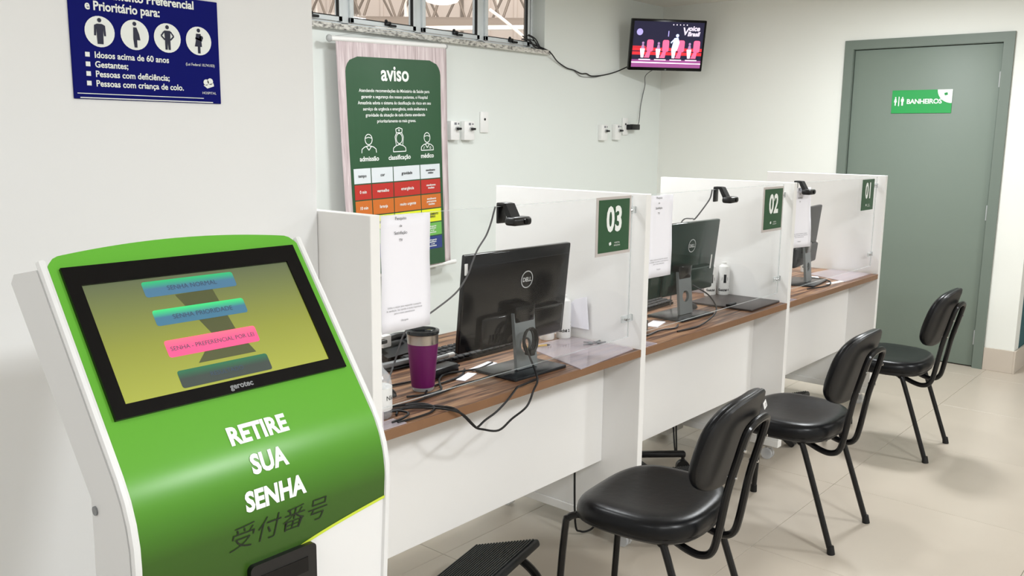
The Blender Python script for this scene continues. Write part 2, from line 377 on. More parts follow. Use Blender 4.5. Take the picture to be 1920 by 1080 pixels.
# hall seen through the window
M_hallw = mat('hall_beige_cladding', (206, 192, 182), .7, noise=.05, nscale=.8)
M_truss = mat('grey_brown_truss_steel', (116, 104, 94), .6); M_pipe = mat('white_painted_pipe', (242, 232, 222), .5)
RZ = radians(-49.585)
hw = struct(MB().box(-16, 16, 0, .2, -1, 8).build('wall_hall', M_hallw, smooth=False, loc=(14.0, 15.9, 0), rot=(0, 0, RZ)))
for k in range(46): MB().box(-15.9+k*.7, -15.82+k*.7, -.04, 0, -1, 8).build('cladding_rib', M_truss if k % 4 == 0 else M_hallw, hw, smooth=False)
def truss(loc, L, h, lab, step=.78):
    t = thing('roof_truss', lab, 'truss', loc, (0, 0, RZ))
    MB().box(-L/2, L/2, -.04, .04, -.035, .035).build('bottom_chord', M_truss, t, smooth=False)
    MB().box(-L/2, L/2, -.04, .04, h, h+.07).build('top_chord', M_truss, t, smooth=False)
    n = int(L/step)
    for k in range(n):
        a = -L/2+k*step
        MB().cyl((a, 0, .0), (a+step*.42, 0, h), .030, n=6).build('web_bar', M_truss, t)
        MB().cyl((a+step*.5, 0, h), (a+step*.94, 0, .0), .026, n=6).build('web_bar', M_truss, t)
        if k % 2: MB().cyl((a+step*.2, .12, .0), (a+step*.16, .12, h), .036, n=6).build('web_bar', M_pipe, t)
truss((11.45, 13.40, 4.05), 12, .95, 'steel roof truss with zigzag bars seen through the window, nearer one')
truss((12.45, 14.55, 4.12), 12, .95, 'steel roof truss with zigzag bars behind the nearer truss', 1.1)
u_ = Vector((cos(RZ), sin(RZ), 0))
def hall_bar(name, c, L, r, dz, lab):
    c = Vector(c); o = MB().tube([c-u_*L/2-Vector((0, 0, dz)), c, c+u_*L/2+Vector((0, 0, dz))], r, n=10, smooth=False).build(name, M_pipe); tag(o, lab, 'pipe')
hall_bar('hall_pipe', (11.35, 13.2, 3.93), 12, .035, 0, 'thin pale horizontal pipe just below the truss outside the window')
hall_bar('hall_pipe', (10.7, 11.1, 3.62), 12, .05, .12, 'thicker pale pipe sloping gently below the roof trusses')
o = MB().box(-6, 6, -.1, .1, -.09, .09).build('hall_beam', M_truss, loc=(11.1, 12.2, 3.81), rot=(0, 0, RZ), smooth=False); tag(o, 'grey-brown horizontal beam between the two pale pipes outside the window', 'beam')
o = MB().tube([(10.15, 10.2, 3.85), (10.295, 9.96, 3.651), (10.518, 9.611, 3.315), (10.8, 9.2, 2.9)], .03, n=8).build('hall_pipe', M_pipe); tag(o, 'thin pale diagonal pipe seen through the right-hand window sash', 'pipe')
lp = thing('hall_lamp', 'round white glowing high-bay lamp seen at the top of the window', 'lamp', (7.35, 8.69, 3.50))
MB().lathe([(.0, .0), (.14, .01), (.24, .04), (.27, .07), (.22, .14), (.10, .24), (.05, .26)], n=28).build('shade', mat('lamp_shade_glow', (255, 246, 236), .5, emit=.9), lp)
MB().cyl((0, 0, .25), (0, 0, 2.4), .012, n=6).build('cord', M_truss, lp)

# ceiling fittings, the three fill ones added
for k, (x, y, s, p) in enumerate(LIGHTS):
    lab = ['above the farthest desk', 'over the waiting area in front of the nearest desk', 'in the far front corner of the waiting area', 'over the waiting area before the middle desk', 'before the door wall', 'added just before the ticket kiosk to brighten the wall', 'added as fill between the middle desk and the window wall', 'added as fill between the nearest desk and the window wall', 'over the entrance side of the waiting area'][k]
    t = thing('ceiling_light', 'square white ceiling light panel ' + lab, 'ceiling light', (x, y, CEIL-.03), group='ceiling light panels')
    MB().box(-s/2-.02, s/2+.02, -s/2-.02, s/2+.02, .005, .03).build('light_housing', M_ivory, t, smooth=False)
    MB().box(-s/2, s/2, -s/2, s/2, 0, .005).build('diffuser', mat('panel_diffuser', (255, 250, 240), .5, emit=2.2), t, smooth=False)

# ------------------------------------------------------------------ partitions and desks
def caster(parent, x, y, ang=0):
    c = MB().box(x-.016, x+.016, y-.018, y+.018, .062, .068).cyl((x, y, .045), (x, y, .064), .008, n=10).box(x-.004, x+.004, y-.02, y+.014, .02, .05, bev=.002).build('caster', M_chrome, parent)
    for s_ in (-1, 1):
        MB().lathe([(.006, -.006), (.025, -.006), (.028, -.003), (.028, .003), (.025, .006), (.006, .006)], (x+s_*.012, y-.004, .028), n=18, mtx=Matrix.Rotation(pi/2, 4, 'Y')).build('caster_wheel', M_clear, c)
def partition(xr, lab):
    t = thing('partition_panel', lab, 'partition', (xr-DT/2, 0, 0), group='white partitions between the desks')
    MB().box(-DT/2, DT/2, 0.0, DEP, .10, H, bev=.0015, seg=1).build('panel', M_white, t)
    MB().box(-DT/2-.004, DT/2+.004, 0.0, DEP, .068, .10, bev=.0015, seg=1).build('base_rail', M_white, t)
    caster(t, 0, .06); caster(t, 0, DEP-.06)
    return t
partition(XA, 'white partition panel nearest the ticket kiosk, left end of desk 03')
partition(XB, 'white partition panel between desk 03 and desk 02')
partition(XC, 'white partition panel between desk 02 and desk 01')
partition(XE, 'white partition panel at the far end of the row, right of desk 01')
ORD = {'03': 'nearest', '02': 'middle', '01': 'farthest'}
def desk(x0, x1, num):
    t = thing('service_desk', '%s white service desk with walnut top, under the %s sign' % (ORD[num], num), 'desk', (x0, 0, 0), group='walnut-topped service desks')
    W = x1-x0
    MB().box(.0005, W-.0005, .0012, DEP, .725, .75).build('desktop', M_wood, t, smooth=False)
    MB().box(.0005, W-.0005, 0, .0012, .7245, .7502).build('edge_band', M_edge, t, smooth=False)
    MB().box(.0005, W-.0005, .153, .171, .308, .7245, bev=.001, seg=1).build('modesty_panel', M_white, t)
desk(XA, XB-DT, '03'); desk(XB, XC-DT, '02'); desk(XC, XE-DT, '01')

# acrylic screens
def screen(x0, x1, num):
    t = thing('acrylic_screen', 'clear acrylic sneeze screen at the front of the %s desk, the one with sign %s' % (ORD[num], num), 'screen', (x0, .035, 0), group='clear acrylic desk screens')
    W = x1-x0-.035
    MB().box(.006, W, -.0025, .0025, .798, 1.283).build('acrylic_sheet', M_acr, t, smooth=False)
    e = MB().box(.006, W, -.0026, .0026, 1.2832, 1.2842).box(.006, W, -.0026, .0026, .7972, .7978).box(W, W+.001, -.0026, .0026, .798, 1.283)
    e.build('polished_edge', M_acre, t, smooth=False)
    for z in (1.235, .86):
        MB().box(W-.03, x1-x0, .003, .012, z-.012, z+.012, bev=.002).build('bracket', M_acre, t)
        for q in (-.018, -.002): MB().cyl((W+q, -.006, z), (W+q, .014, z), .0035, n=10).build('screw', M_chrome, t)
    f = MB().box(.004, .085, -.03, .022, .7505, .7535, bev=.001, seg=1).box(.004, .007, -.03, .022, .7505, .80).build('acrylic_foot', M_sheet, t)
    return t
screen(XA, XB-DT, '03'); screen(XB, XC-DT, '02'); screen(XC, XE-DT, '01')
# number signs (taped on the acrylic)
def numsign(num, cx, cz, w_, h_):
    t = thing('number_sign', {'03': 'dark green number sign reading 03, nearest and largest of the three', '02': 'dark green number sign reading 02 on the middle acrylic screen', '01': 'dark green number sign reading 01, farthest of the three'}[num], 'sign', (cx, .0305, cz), group='green desk number signs')
    if num != '01': MB().box(-w_/2-.011, w_/2+.011, -.002, .001, -h_/2-.011, h_/2+.009).build('clear_sleeve', mat('frosted_sleeve', (196, 188, 184), .4), t, smooth=False)
    MB().box(-w_/2, w_/2, -.0032, 0, -h_/2, h_/2).build('sign_card', M_banner, t, smooth=False)
    F = Flat(front(-.0042)); F.text(num, 0, -.016, .112, bold=.0038, xs=.80, spacing=1.04); F.build('lettering', M_white_ink, t)
    F = Flat(front(-.0042)); emblem(F, -.022, -h_/2+.026, .012); F.build('emblem', M_white_ink, t)
    F = Flat(front(-.0042)); F.text('HOSPITAL', .018, -h_/2+.027, .007); F.text('AMAZÔNIA', .018, -h_/2+.018, .007); F.build('small_lettering', M_white_ink, t)
numsign('03', -.532, 1.192, .178, .172); numsign('02', .688, 1.181, .176, .172); numsign('01', 1.853, 1.193, .172, .162)
# taped survey papers (the code printed on them is left out)
def survey(cx, w_, lab, z0=.992, z1=1.283, curl=0):
    t = thing('notice_paper', lab, 'paper', (cx, .026, 0), group='white survey notices on the screens')
    bm = MB(); n = 10; nu = 6; V = []
    for j in range(n+1):
        v = z0 + (z1-z0)*j/n
        V.append([bm.bm.verts.new((-w_/2 + w_*i/nu, -.002 - curl*((i/nu)**2)*(.4+.6*(1-j/n)) + .0012*sin(i*1.3+j), v)) for i in range(nu+1)])
    for a, b in zip(V, V[1:]):
        for i in range(nu): bm.bm.faces.new((a[i], a[i+1], b[i+1], b[i]))
    o = bm.build('sheet', M_paper, t)
    mo = o.modifiers.new('thick', 'SOLIDIFY'); mo.thickness = .0006
    def fn(u, v):
        i = (u+w_/2)/w_; jj = (v-z0)/(z1-z0); return (u, -.0052 - curl*i*i*(.4+.6*(1-jj)), v)
    F = Flat(fn)
    for s_, z, k in (('Pesquisa', z1-.012, .011), ('de', z1-.03, .009), ('Satisfação', z1-.048, .011), ('TV', z1-.066, .010)): F.text(s_, -.02, z, k)
    F.build('lettering', M_ink, t)
    for s_, z in (('Utilize o celular para responder a pesquisa', z0+.062), ('de satisfação. Sua opinião é muito importante', z0+.054), ('para o nosso atendimento', z0+.046), ('Obrigado', z0+.026)):
        Flat(fn).text(s_, -.01, z, .0066).build('small_lettering', M_greyink, t)
survey(-1.462, .166, 'white survey notice sheet nearest the camera, above the magenta tumbler', .990, 1.284)
survey(-.245, .146, 'white survey notice sheet overlapping the monitor of the middle desk', .990, 1.280, .006)
survey(.968, .15, 'curling white survey notice sheet seen edgewise at the farthest desk', .990, 1.262, .03)

# ------------------------------------------------------------------ monitors
def monitor(cx, cy, yaw, lab, back, base_dx=-.02):
    t = thing('desktop_monitor', lab, 'monitor', (cx, cy, .75), (0, 0, yaw), group='desktop computers seen from behind')
    tilt = .10; W, Hh, cz = .49, .302, .235
    R = Matrix.Translation((0, 0, cz)) @ Matrix.Rotation(tilt, 4, 'X')
    b = MB()
    b.box(-W/2, W/2, -.008, .012, -Hh/2, Hh/2, bev=.005, seg=3)
    sh = b.xf(R).build('back_shell', back, t)
    # lower housing of the back, swelling towards the stand
    bl = MB().box(-.17, .215, -.028, -.006, -Hh/2+.004, -Hh/2+.105, bev=.009, seg=3).xf(R).build('lower_housing', back, t)
    MB().box(-W/2+.006, W/2-.006, .012, .0135, -Hh/2+.02, Hh/2-.006).xf(R).build('display_glass', M_gloss, t, smooth=False)
    for k in range(5): MB().box(-.14+k*.013, -.133+k*.013, -.0295, -.0275, -Hh/2+.02, -Hh/2+.05).xf(R).build('vent_slot', M_gloss, t, smooth=False)
    # stand neck with a round cable hole
    nk = MB(); nw = .048; ntop, nbot = .19, .012
    outer = rrect(-nw, nw, nbot, ntop, .002, n=1); hole = circ(0, .085, .024, 20)
    bm = nk.bm; vo = [bm.verts.new((u, 0, v)) for u, v in outer]; vh = [bm.verts.new((u, 0, v)) for u, v in hole]
    eo = [bm.edges.new((vo[i], vo[(i+1) % len(vo)])) for i in range(len(vo))]; eh = [bm.edges.new((vh[i], vh[(i+1) % len(vh)])) for i in range(len(vh))]
    bmesh.ops.triangle_fill(bm, edges=eo+eh, use_beauty=True)
    g = bmesh.ops.extrude_face_region(bm, geom=list(bm.faces)); bmesh.ops.translate(bm, vec=(0, .012, 0), verts=[v for v in g['geom'] if isinstance(v, bmesh.types.BMVert)])
    nk.xf(Matrix.Translation((base_dx, -.058, 0)) @ Matrix.Rotation(-.10, 4, 'X')).build('stand_neck', M_stand, t, smooth=False)
    MB().box(-.045, .045, -.05, -.01, -.075, -.02, bev=.004).xf(R @ Matrix.Translation((base_dx, 0, 0))).build('hinge_block', M_monback, t)
    MB().box(base_dx-.122, base_dx+.122, -.115, .055, .0, .010, bev=.003).build('stand_base', M_standb, t)
    # ring badge with maker lettering
    fn = lambda u, v: tuple(R @ Vector((u+.035, -.0095, v+.05)))
    F = Flat(fn); F.ring(0, 0, .0265, .0035, n=28); F.text('DELL', 0, -.0065, .0185, bold=.0008); F.build('badge', M_lgrey, t)
    F = Flat(lambda u, v: tuple(R @ Vector((u+.13, -.0295, v-.07)))); 
    return t
m3 = monitor(-.868, .163, -.028, 'black glossy monitor seen from behind on desk 03', M_monback, -.005)
m2 = monitor(.305, .235, -.04, 'dark glossy monitor with a painted-in green reflection, seen from behind on desk 02', M_monback2, -.055)
m1 = monitor(1.49, .215, .12, 'slim dark monitor seen from behind at desk 01', mat('satin_charcoal_monitor_back', (26, 27, 31), .4, spec=.25), -.05)
MB().box(.165, .172, -.0325, -.0305, -.055, .005).xf(Matrix.Translation((0, 0, .235)) @ Matrix.Rotation(.10, 4, 'X')).build('white_sticker', M_ivory, m2, smooth=False)

# ------------------------------------------------------------------ webcams
def webcam(x, num, cable, tagz=None, yaw=0):
    t = thing('webcam', 'small black webcam clipped on top of the %s acrylic screen' % ORD[num], 'webcam', (x, .035, 1.285), (0, 0, yaw), group='webcams on the acrylic screens')
    MB().box(-.014, .022, .004, .012, -.05, .004, bev=.002).box(-.014, .022, -.02, .012, .001, .009, bev=.003).build('clip', M_black, t)
    MB().prism([(-.022, .007), (-.006, .009), (-.03, -.038), (-.046, -.034)], 'x', -.012, .026).bevel(.003, 2).build('arm', M_blackm, t)
    MB().box(-.03, .047, -.072, -.03, -.052, -.028, bev=.009, seg=3).build('camera_body', M_black, t)
    MB().cyl((.016, -.071, -.040), (.016, -.075, -.040), .008, n=14).build('lens', M_gloss, t)
    c = MB().tube(cable, .0028, n=6, sub=6).build('webcam_cable', M_gcable); tag(c, 'thin grey webcam cable hanging behind the %s acrylic screen' % ORD[num], 'cable', 'webcam cables')
webcam(-1.083, '03', [(-1.097, .05, 1.283), (-1.103, .052, 1.262), (-1.104, .06, 1.236), (-1.113, .07, 1.20), (-1.137, .08, 1.162), (-1.142, .095, 1.125), (-1.15, .11, 1.081), (-1.18, .13, 1.032), (-1.25, .17, .975), (-1.29, .215, .93), (-1.305, .245, .84), (-1.34, .25, .757)])
webcam(.186, '02', [(.172, .05, 1.283), (.168, .055, 1.25), (.16, .07, 1.22), (.162, .105, 1.175), (.20, .14, 1.158), (.31, .21, 1.150), (.38, .30, 1.12), (.38, .33, .95), (.38, .335, .757)], yaw=.1)
webcam(.945, '01', [(.93, .05, 1.283), (.93, .06, 1.22), (.935, .08, 1.1), (.95, .1, .95), (.98, .14, .757)], yaw=.04)
F = MB().box(-1.155, -1.143, .112, .114, 1.085, 1.118).build('cable_tag', M_ivory); tag(F, 'small white tag on the webcam cable at the top corner of the desk 03 monitor', 'tag')

# ------------------------------------------------------------------ things on desk 03
t = thing('insulated_tumbler', 'magenta insulated tumbler with steel rim and clear lid on desk 03', 'cup', (-1.238, .2, .75))
MB().lathe([(.0, .001), (.030, .001), (.032, .004), (.033, .012)], n=28).build('base_ring', M_clear, t)
MB().lathe([(.033, .012), (.034, .016), (.044, .135), (.0445, .14)], n=32).build('body', M_magenta, t)
MB().lathe([(.0445, .14), (.045, .165), (.046, .168), (.043, .168), (.042, .15)], n=32).build('steel_rim', M_steel, t)
MB().lathe([(.0, .158), (.040, .158), (.0405, .17), (.0475, .17), (.0475, .178), (.038, .18), (.036, .166), (.0, .165)], n=32).box(-.012, .010, -.04, -.018, .165, .182, bev=.003).build('lid', mat('smoked_clear_lid', (40, 42, 44), .15, alpha=.8), t)
# sanitiser pump bottle by the left partition
t = thing('sanitizer_bottle', 'clear sanitizer pump bottle with white label beside the left partition of desk 03', 'bottle', (-1.492, .105, .75))
MB().lathe([(.0, .0), (.034, .0), (.037, .005), (.037, .09), (.033, .11), (.016, .13), (.013, .14), (.013, .15)], n=24).build('bottle_body', M_clear, t)
MB().lathe([(.0376, .022), (.0376, .082)], n=24).build('paper_label', M_ivory, t)
F = Flat(lambda u, v: (.0382*sin(u/.038), -.0382*cos(u/.038), v)); F.text('Não', .012, .05, .018); F.build('lettering', M_ink, t)
MB().cyl((0, 0, .148), (0, 0, .168), .014, n=14).cyl((0, 0, .168), (0, 0, .195), .005, n=10).box(-.008, .03, -.008, .008, .192, .203, bev=.003).build('pump_head', M_black, t)
def mouse_shell(c, r, sc, m, t):
    b = MB().ball(c, r, sc, 16)
    for v in b.bm.verts: v.co.z = max(v.co.z, 0)
    bmesh.ops.remove_doubles(b.bm, verts=b.bm.verts, dist=.0001)
    b.build('shell', m, t)
# keyboard
def keyboard(cx, cy, yaw, lab, z=.7505):
    t = thing('keyboard', lab, 'keyboard', (cx, cy, z), (0, 0, yaw), group='black desk keyboards')
    MB().prism([(-.065, 0), (.065, 0), (.065, .022), (-.065, .010)], 'x', -.215, .215).bevel(.002, 1).build('case', M_black, t)
    k0 = None
    for r in range(5):
        yy = -.052 + r*.0245
        for c in range(15):
            xx = -.203 + c*.029
            if k0 is None:
                k0 = MB().box(-.0118, .0118, -.0098, .0098, 0, .006, bev=.0022, seg=1).build('key', mat('charcoal_key', (44, 44, 46), .5), t); o = k0
            else: o = k0.copy(); COL.objects.link(o); o.parent = t
            o.location = (xx, yy, .012 + (yy+.065)*.092); o.rotation_euler = (.092, 0, 0)
keyboard(-.865, .405, 0.0, 'black keyboard with a grey marker on it, behind the nearest monitor')
keyboard(.24, .42, 0.05, 'black keyboard behind the monitor of the middle desk')
t = thing('marker_pen', 'pale grey marker pen lying on the keyboard of desk 03', 'pen', (-1.03, .345, .772), (0, 0, .02))
MB().cyl((-.05, 0, .009), (.04, 0, .009), .007, n=10).build('barrel', M_lgrey, t); MB().cyl((.04, 0, .009), (.068, 0, .009), .008, n=10).build('pen_cap', M_ivory, t)
# phone and stapler behind the tumbler
t = thing('desk_telephone', 'dark desk device with a pale grey end behind the tumbler on desk 03', 'telephone', (-1.02, .56, .7505), (0, 0, .1))
MB().prism([(-.06, 0), (.06, 0), (.06, .05), (-.06, .02)], 'x', -.10, .07).bevel(.004, 2).build('body', M_black, t)
MB().box(.072, .125, -.04, .04, .0, .06, bev=.006).build('grey_end', M_grey, t)
MB().tube([(-.08, .01, .055), (0, .01, .062), (.055, .01, .058)], .013, n=8).build('handset', M_black, t)
MB().box(-.09, -.05, -.03, .03, .045, .085, bev=.004).build('white_block', M_ivory, t)
t = thing('stapler', 'flat black stapler lying behind the tumbler on desk 03', 'stapler', (-1.12, .43, .7505), (0, 0, -.05))
MB().box(-.085, .085, -.018, .018, 0, .008, bev=.003).build('stapler_base', M_black, t); MB().box(-.08, .08, -.012, .012, .011, .026, bev=.005).build('stapler_arm', M_grey, t)
t = thing('microphone', 'slim black gooseneck microphone beside the left partition of desk 03', 'microphone', (-1.40, .40, .7505))
MB().lathe([(0, 0), (.03, 0), (.03, .012), (.012, .02), (0, .02)], n=20).build('mic_base', M_black, t)
MB().tube([(0, 0, .015), (-.002, 0, .08), (.004, -.005, .13)], .005, n=8).build('gooseneck', M_blackm, t); MB().ball((.005, -.006, .142), .014, (1, 1, 1.3)).build('mic_head', M_blackm, t)
t = thing('computer_mouse', 'black mouse lying by the sanitizer bottle on desk 03', 'mouse', (-1.36, .25, .7505), (0, 0, .5))
mouse_shell((0, 0, .0), .03, (1, 1.7, .95), M_black, t); MB().cyl((-.004, .025, .026), (.004, .025, .026), .007, n=10).build('wheel', M_grey, t)
t = thing('power_adapter', 'black power adapter lying on the desk in front of the keyboard of desk 03', 'adapter', (-1.10, .275, .7505), (0, 0, .08))
MB().box(-.07, .07, -.025, .025, 0, .03, bev=.006).build('brick_case', M_black, t)
MB().tube([(.07, 0, .015), (.1, 0, .012)], .004, n=6).build('strain_relief', M_black, t)
# papers and notes
def slab(name, lab, cat, c, sx, sy, h, rz, m, group=None, z=.7505, bev=0):
    o = MB().box(-sx/2, sx/2, -sy/2, sy/2, 0, h, bev=bev).build(name, m, loc=(c[0], c[1], z), rot=(0, 0, rz)); tag(o, lab, cat, group); return o
slab('paper_slip', 'white paper slip lying left of the monitor base on desk 03', 'paper', (-1.055, .20), .09, .03, .002, .35, M_paper)
slab('paper_slip', 'folded white paper slip behind the monitor base of desk 03', 'paper', (-.93, .245), .12, .035, .003, .2, M_paper)
M_yel = mat('pale_yellow_note', (214, 206, 150), .7)
slab('sticky_note', 'pale yellow note lying behind the monitor on desk 03', 'note', (-.72, .46), .09, .05, .002, .1, M_yel)
slab('sticky_note', 'pale yellow note strip right of the other behind desk 03 monitor', 'note', (-.62, .44), .07, .035, .002, .2, M_yel)
t = thing('pencil', 'short yellow pencil lying to the right of the desk 03 monitor', 'pencil', (-.60, .285, .7505), (0, 0, -.35))
MB().cyl((-.045, 0, .004), (.035, 0, .004), .004, n=6).build('barrel', mat('pencil_yellow', (206, 170, 96), .5), t); MB().cyl((.035, 0, .004), (.05, 0, .004), .004, .0006, n=6).build('tip', M_ink, t)
# clear film sheets lying at the right end of each desk
def quad_sheet(name, lab, pts, z, h, m, group):
    o = MB().prism(pts, 'z', 0, h).build(name, m, loc=(0, 0, z), smooth=False); tag(o, lab, 'sheet', group)
quad_sheet('plastic_sheet', 'clear plastic sheet overhanging the front edge at the right end of the nearest desk', [(-.745, -.006), (-.40, .022), (-.386, .05), (-.388, .30), (-.63, .31)], .7508, .003, M_sheet, 'clear sheets on the desks')
quad_sheet('plastic_sheet', 'clear plastic sheet beside the dark keys on the farthest desk', [(1.62, .03), (2.01, .03), (2.024, .26), (1.75, .28)], .7508, .003, M_sheet, 'clear sheets on the desks')
o = MB().box(-.15, .15, -.15, .15, 0, .008, bev=.002).build('desk_mat', mat('dark_brown_leather', (62, 54, 52), .35, noise=.1), loc=(.675, .18, .7508), rot=(0, 0, .03)); tag(o, 'dark brown flat folder lying at the right end of desk 02', 'folder')
def keyring(name, lab, c, m):
    t = thing(name, lab, 'keys', (c[0], c[1], c[2]))
    k = MB().tube([(.012*cos(a), .012*sin(a), .003) for a in [i*2*pi/12 for i in range(13)]], .0012, n=5, smooth=False).build('ring', m, t)
    for a, L in ((.2, .05), (-.5, .045), (2.9, .05), (1.9, .04)):
        q = Matrix.Rotation(a, 4, 'Z')
        MB().box(.01, .024, -.008, .008, .001, .004, bev=.001, seg=1).box(.022, L, -.0025, .0025, .001, .0035).xf(q).build('key', m, t)
keyring('key_bunch', 'small bunch of dark keys on the clear sheet of desk 03', (-.43, .165, .7545), M_grey)
keyring('key_bunch', 'bunch of dark keys lying near the right partition of desk 01', (1.60, .22, .7515), M_black)
slab('paper_slip', 'white card beside the keys on desk 01', 'card', (1.66, .205), .07, .035, .002, .5, M_paper)
slab('ruler', 'pale flat ruler in front of the monitor base on desk 01', 'ruler', (1.56, .06), .15, .028, .003, -.12, M_ivory)
t = thing('card_reader', 'small black card reader lying on the folder edge of desk 02', 'card reader', (.565, .14, .759), (0, 0, .1))
MB().box(-.035, .035, -.012, .012, 0, .01, bev=.003).build('body', M_black, t)
t = thing('computer_mouse', 'dark computer mouse beside the folder on desk 02', 'mouse', (.44, .27, .7505), (0, 0, -1.1))
mouse_shell((0, 0, .0), .028, (1.1, 2.0, .7), M_blackm, t); MB().cyl((-.004, .028, .016), (.004, .028, .016), .007, n=10).build('wheel', M_grey, t)
# bottles
def bottle(x, y, txt, lab, h=.15, z=.7505, icon=False, r=.027):
    t = thing('white_bottle', lab, 'bottle', (x, y, z), (0, 0, -.7), group='white bottles by the right-hand partitions')
    MB().lathe([(0, 0), (r*.93, 0), (r, .004), (r, h*.8), (r*.86, h*.93), (r*.42, h), (r*.42, h*1.06), (0, h*1.06)], n=24).build('bottle_body', M_ivory, t)
    fn = lambda u, v: (r*1.02*sin(u/r), -r*1.02*cos(u/r), v)
    F = Flat(fn); F.text(txt, -.008, .026, .0145, bold=.0006, align='CENTER')
    F.build('lettering', M_ink, t)
    if icon: Flat(fn).rect(-.018, .010, .075, .09).rect(-.010, .002, .064, .104).build('black_cross', M_ink, t)
    F = Flat(fn); F.rect(-.028, .026, .045, .049).rect(-.028, .026, .0585, .061); F.build('colour_band', mat('olive_label_band', (150, 148, 110), .5), t)
bottle(-.475, .345, 'Guichê', 'white bottle half hidden by the monitor on desk 03')
bottle(-.415, .315, 'Guichê 2', 'white bottle labelled with a 2 beside the partition of desk 03')
bottle(.760, .348, 'Guichê', 'white bottle with black cross label, left one on desk 02', icon=True)
bottle(.806, .305, 'Guichê 4', 'white bottle with black cross label, right one on desk 02', icon=True)
bottle(1.83, .33, 'Guichê 1', 'white spray bottle with nozzle tube by the desk 01 monitor', h=.16, icon=True)
o = MB().tube([(1.83, .33, .92), (1.85, .325, .935), (1.92, .31, .915)], .004, n=6).build('nozzle_tube', M_ivory); tag(o, 'thin white nozzle tube on top of the desk 01 bottle', 'tube')
# fanned white leaflet by desk 03 partition, tissues and a painted shade form on desk 02
o = MB().prism([(0, 0), (.12, .0), (.10, .07), (.06, .105), (.01, .12)], 'x', 0, .004).build('paper_fan', M_paper, loc=(-.392, .22, .79), rot=(0, -.04, 0)); tag(o, 'curved white paper leaning on the partition behind the bottles of desk 03', 'paper')
t = thing('tissues_with_shade', 'crumpled white tissues and a grey form put in for the shadow arc, behind the bottles of desk 02', 'shade_shape', (.812, .45, .7505))
MB().lathe([(0, 0), (.085, 0), (.095, .02), (.085, .09), (.06, .135), (.03, .15), (0, .15)], n=20, mtx=Matrix.Diagonal((.16, 1, 1, 1))).build('shade_arc', mat('shade_grey', (176, 166, 168), .3), t)  # grey form stands in for the shadow arc on the partition
for k in range(3): MB().box(-.012, .006, -.05-.018*k, .0-.018*k, .135-.014*k, .142-.014*k, bev=.003).xf(Matrix.Rotation(-.12*k, 4, 'X')).build('tissue', M_paper, t)
MB().box(-.018, -.0165, -.095, -.08, .055, .10).build('white_tag', M_ivory, t)

# ------------------------------------------------------------------ cables
def cable(name, lab, pts, r=.0032, m=None, sub=6, group='black desk cables'):
    o = MB().tube(pts, r, n=7, sub=sub).build(name, m or M_cable); tag(o, lab, 'cable', group)
Z = .7545
cable('desk_cable', 'black cable hanging in the longer loop in front of desk 03', [(-.90, .105, .86), (-.915, .07, .82), (-.925, .035, .775), (-.965, -.006, .758), (-1.0, -.02, .74), (-1.03, -.02, .698), (-1.097, -.02, .676), (-1.154, -.02, .656), (-1.222, -.02, .676), (-1.254, -.02, .691), (-1.297, -.018, .732), (-1.325, -.008, .757), (-1.335, .045, Z), (-1.37, .09, Z), (-1.42, .10, Z), (-1.46, .07, Z)])
cable('desk_cable', 'black cable hanging in the shorter loop in front of desk 03', [(-.93, .02, Z), (-1.02, .008, Z), (-1.06, -.008, .76), (-1.085, -.015, .752), (-1.12, -.02, .735), (-1.165, -.02, .713), (-1.211, -.02, .700), (-1.246, -.022, .688), (-1.262, -.024, .698), (-1.30, -.018, .737), (-1.34, -.006, .757), (-1.36, .05, Z), (-1.40, .075, Z+.004), (-1.45, .11, Z)])
cable('desk_cable', 'black cable looping round in front of the tumbler on desk 03', [(-1.50, .02, Z), (-1.44, .015, Z), (-1.38, .02, Z), (-1.345, .047, Z), (-1.345, .09, Z), (-1.39, .12, Z), (-1.45, .14, Z), (-1.50, .16, Z)])
cable('desk_cable', 'short black cable loop by the acrylic foot of desk 03', [(-1.51, .03, Z), (-1.47, .03, Z+.003), (-1.435, .05, Z+.003), (-1.44, .085, Z+.003), (-1.48, .105, Z+.003)])
cable('desk_cable', 'long black cable running from the tumbler to the monitor base', [(-1.45, .12, Z+.006), (-1.36, .118, Z), (-1.297, .124, Z), (-1.229, .129, Z), (-1.146, .145, Z), (-1.07, .128, Z+.006), (-1.02, .115, .768), (-.95, .11, .768)])
cable('desk_cable', 'black cable crossing behind the tumbler to the keyboard', [(-1.33, .17, Z), (-1.27, .145, Z), (-1.215, .150, Z), (-1.18, .19, Z+.003), (-1.14, .23, Z+.003), (-1.094, .25, Z+.005), (-1.03, .236, Z+.004), (-.96, .231, Z), (-.88, .25, Z)])
cable('desk_cable', 'black cable curving from the tumbler towards the power adapter', [(-1.29, .14, Z), (-1.22, .19, Z), (-1.139, .20, Z), (-1.063, .215, Z), (-1.0, .26, Z)])
cable('desk_cable', 'black cable lying straight from the power adapter towards the left partition of desk 03', [(-1.17, .27, Z), (-1.24, .28, Z), (-1.33, .30, Z), (-1.42, .33, Z), (-1.50, .36, Z)])
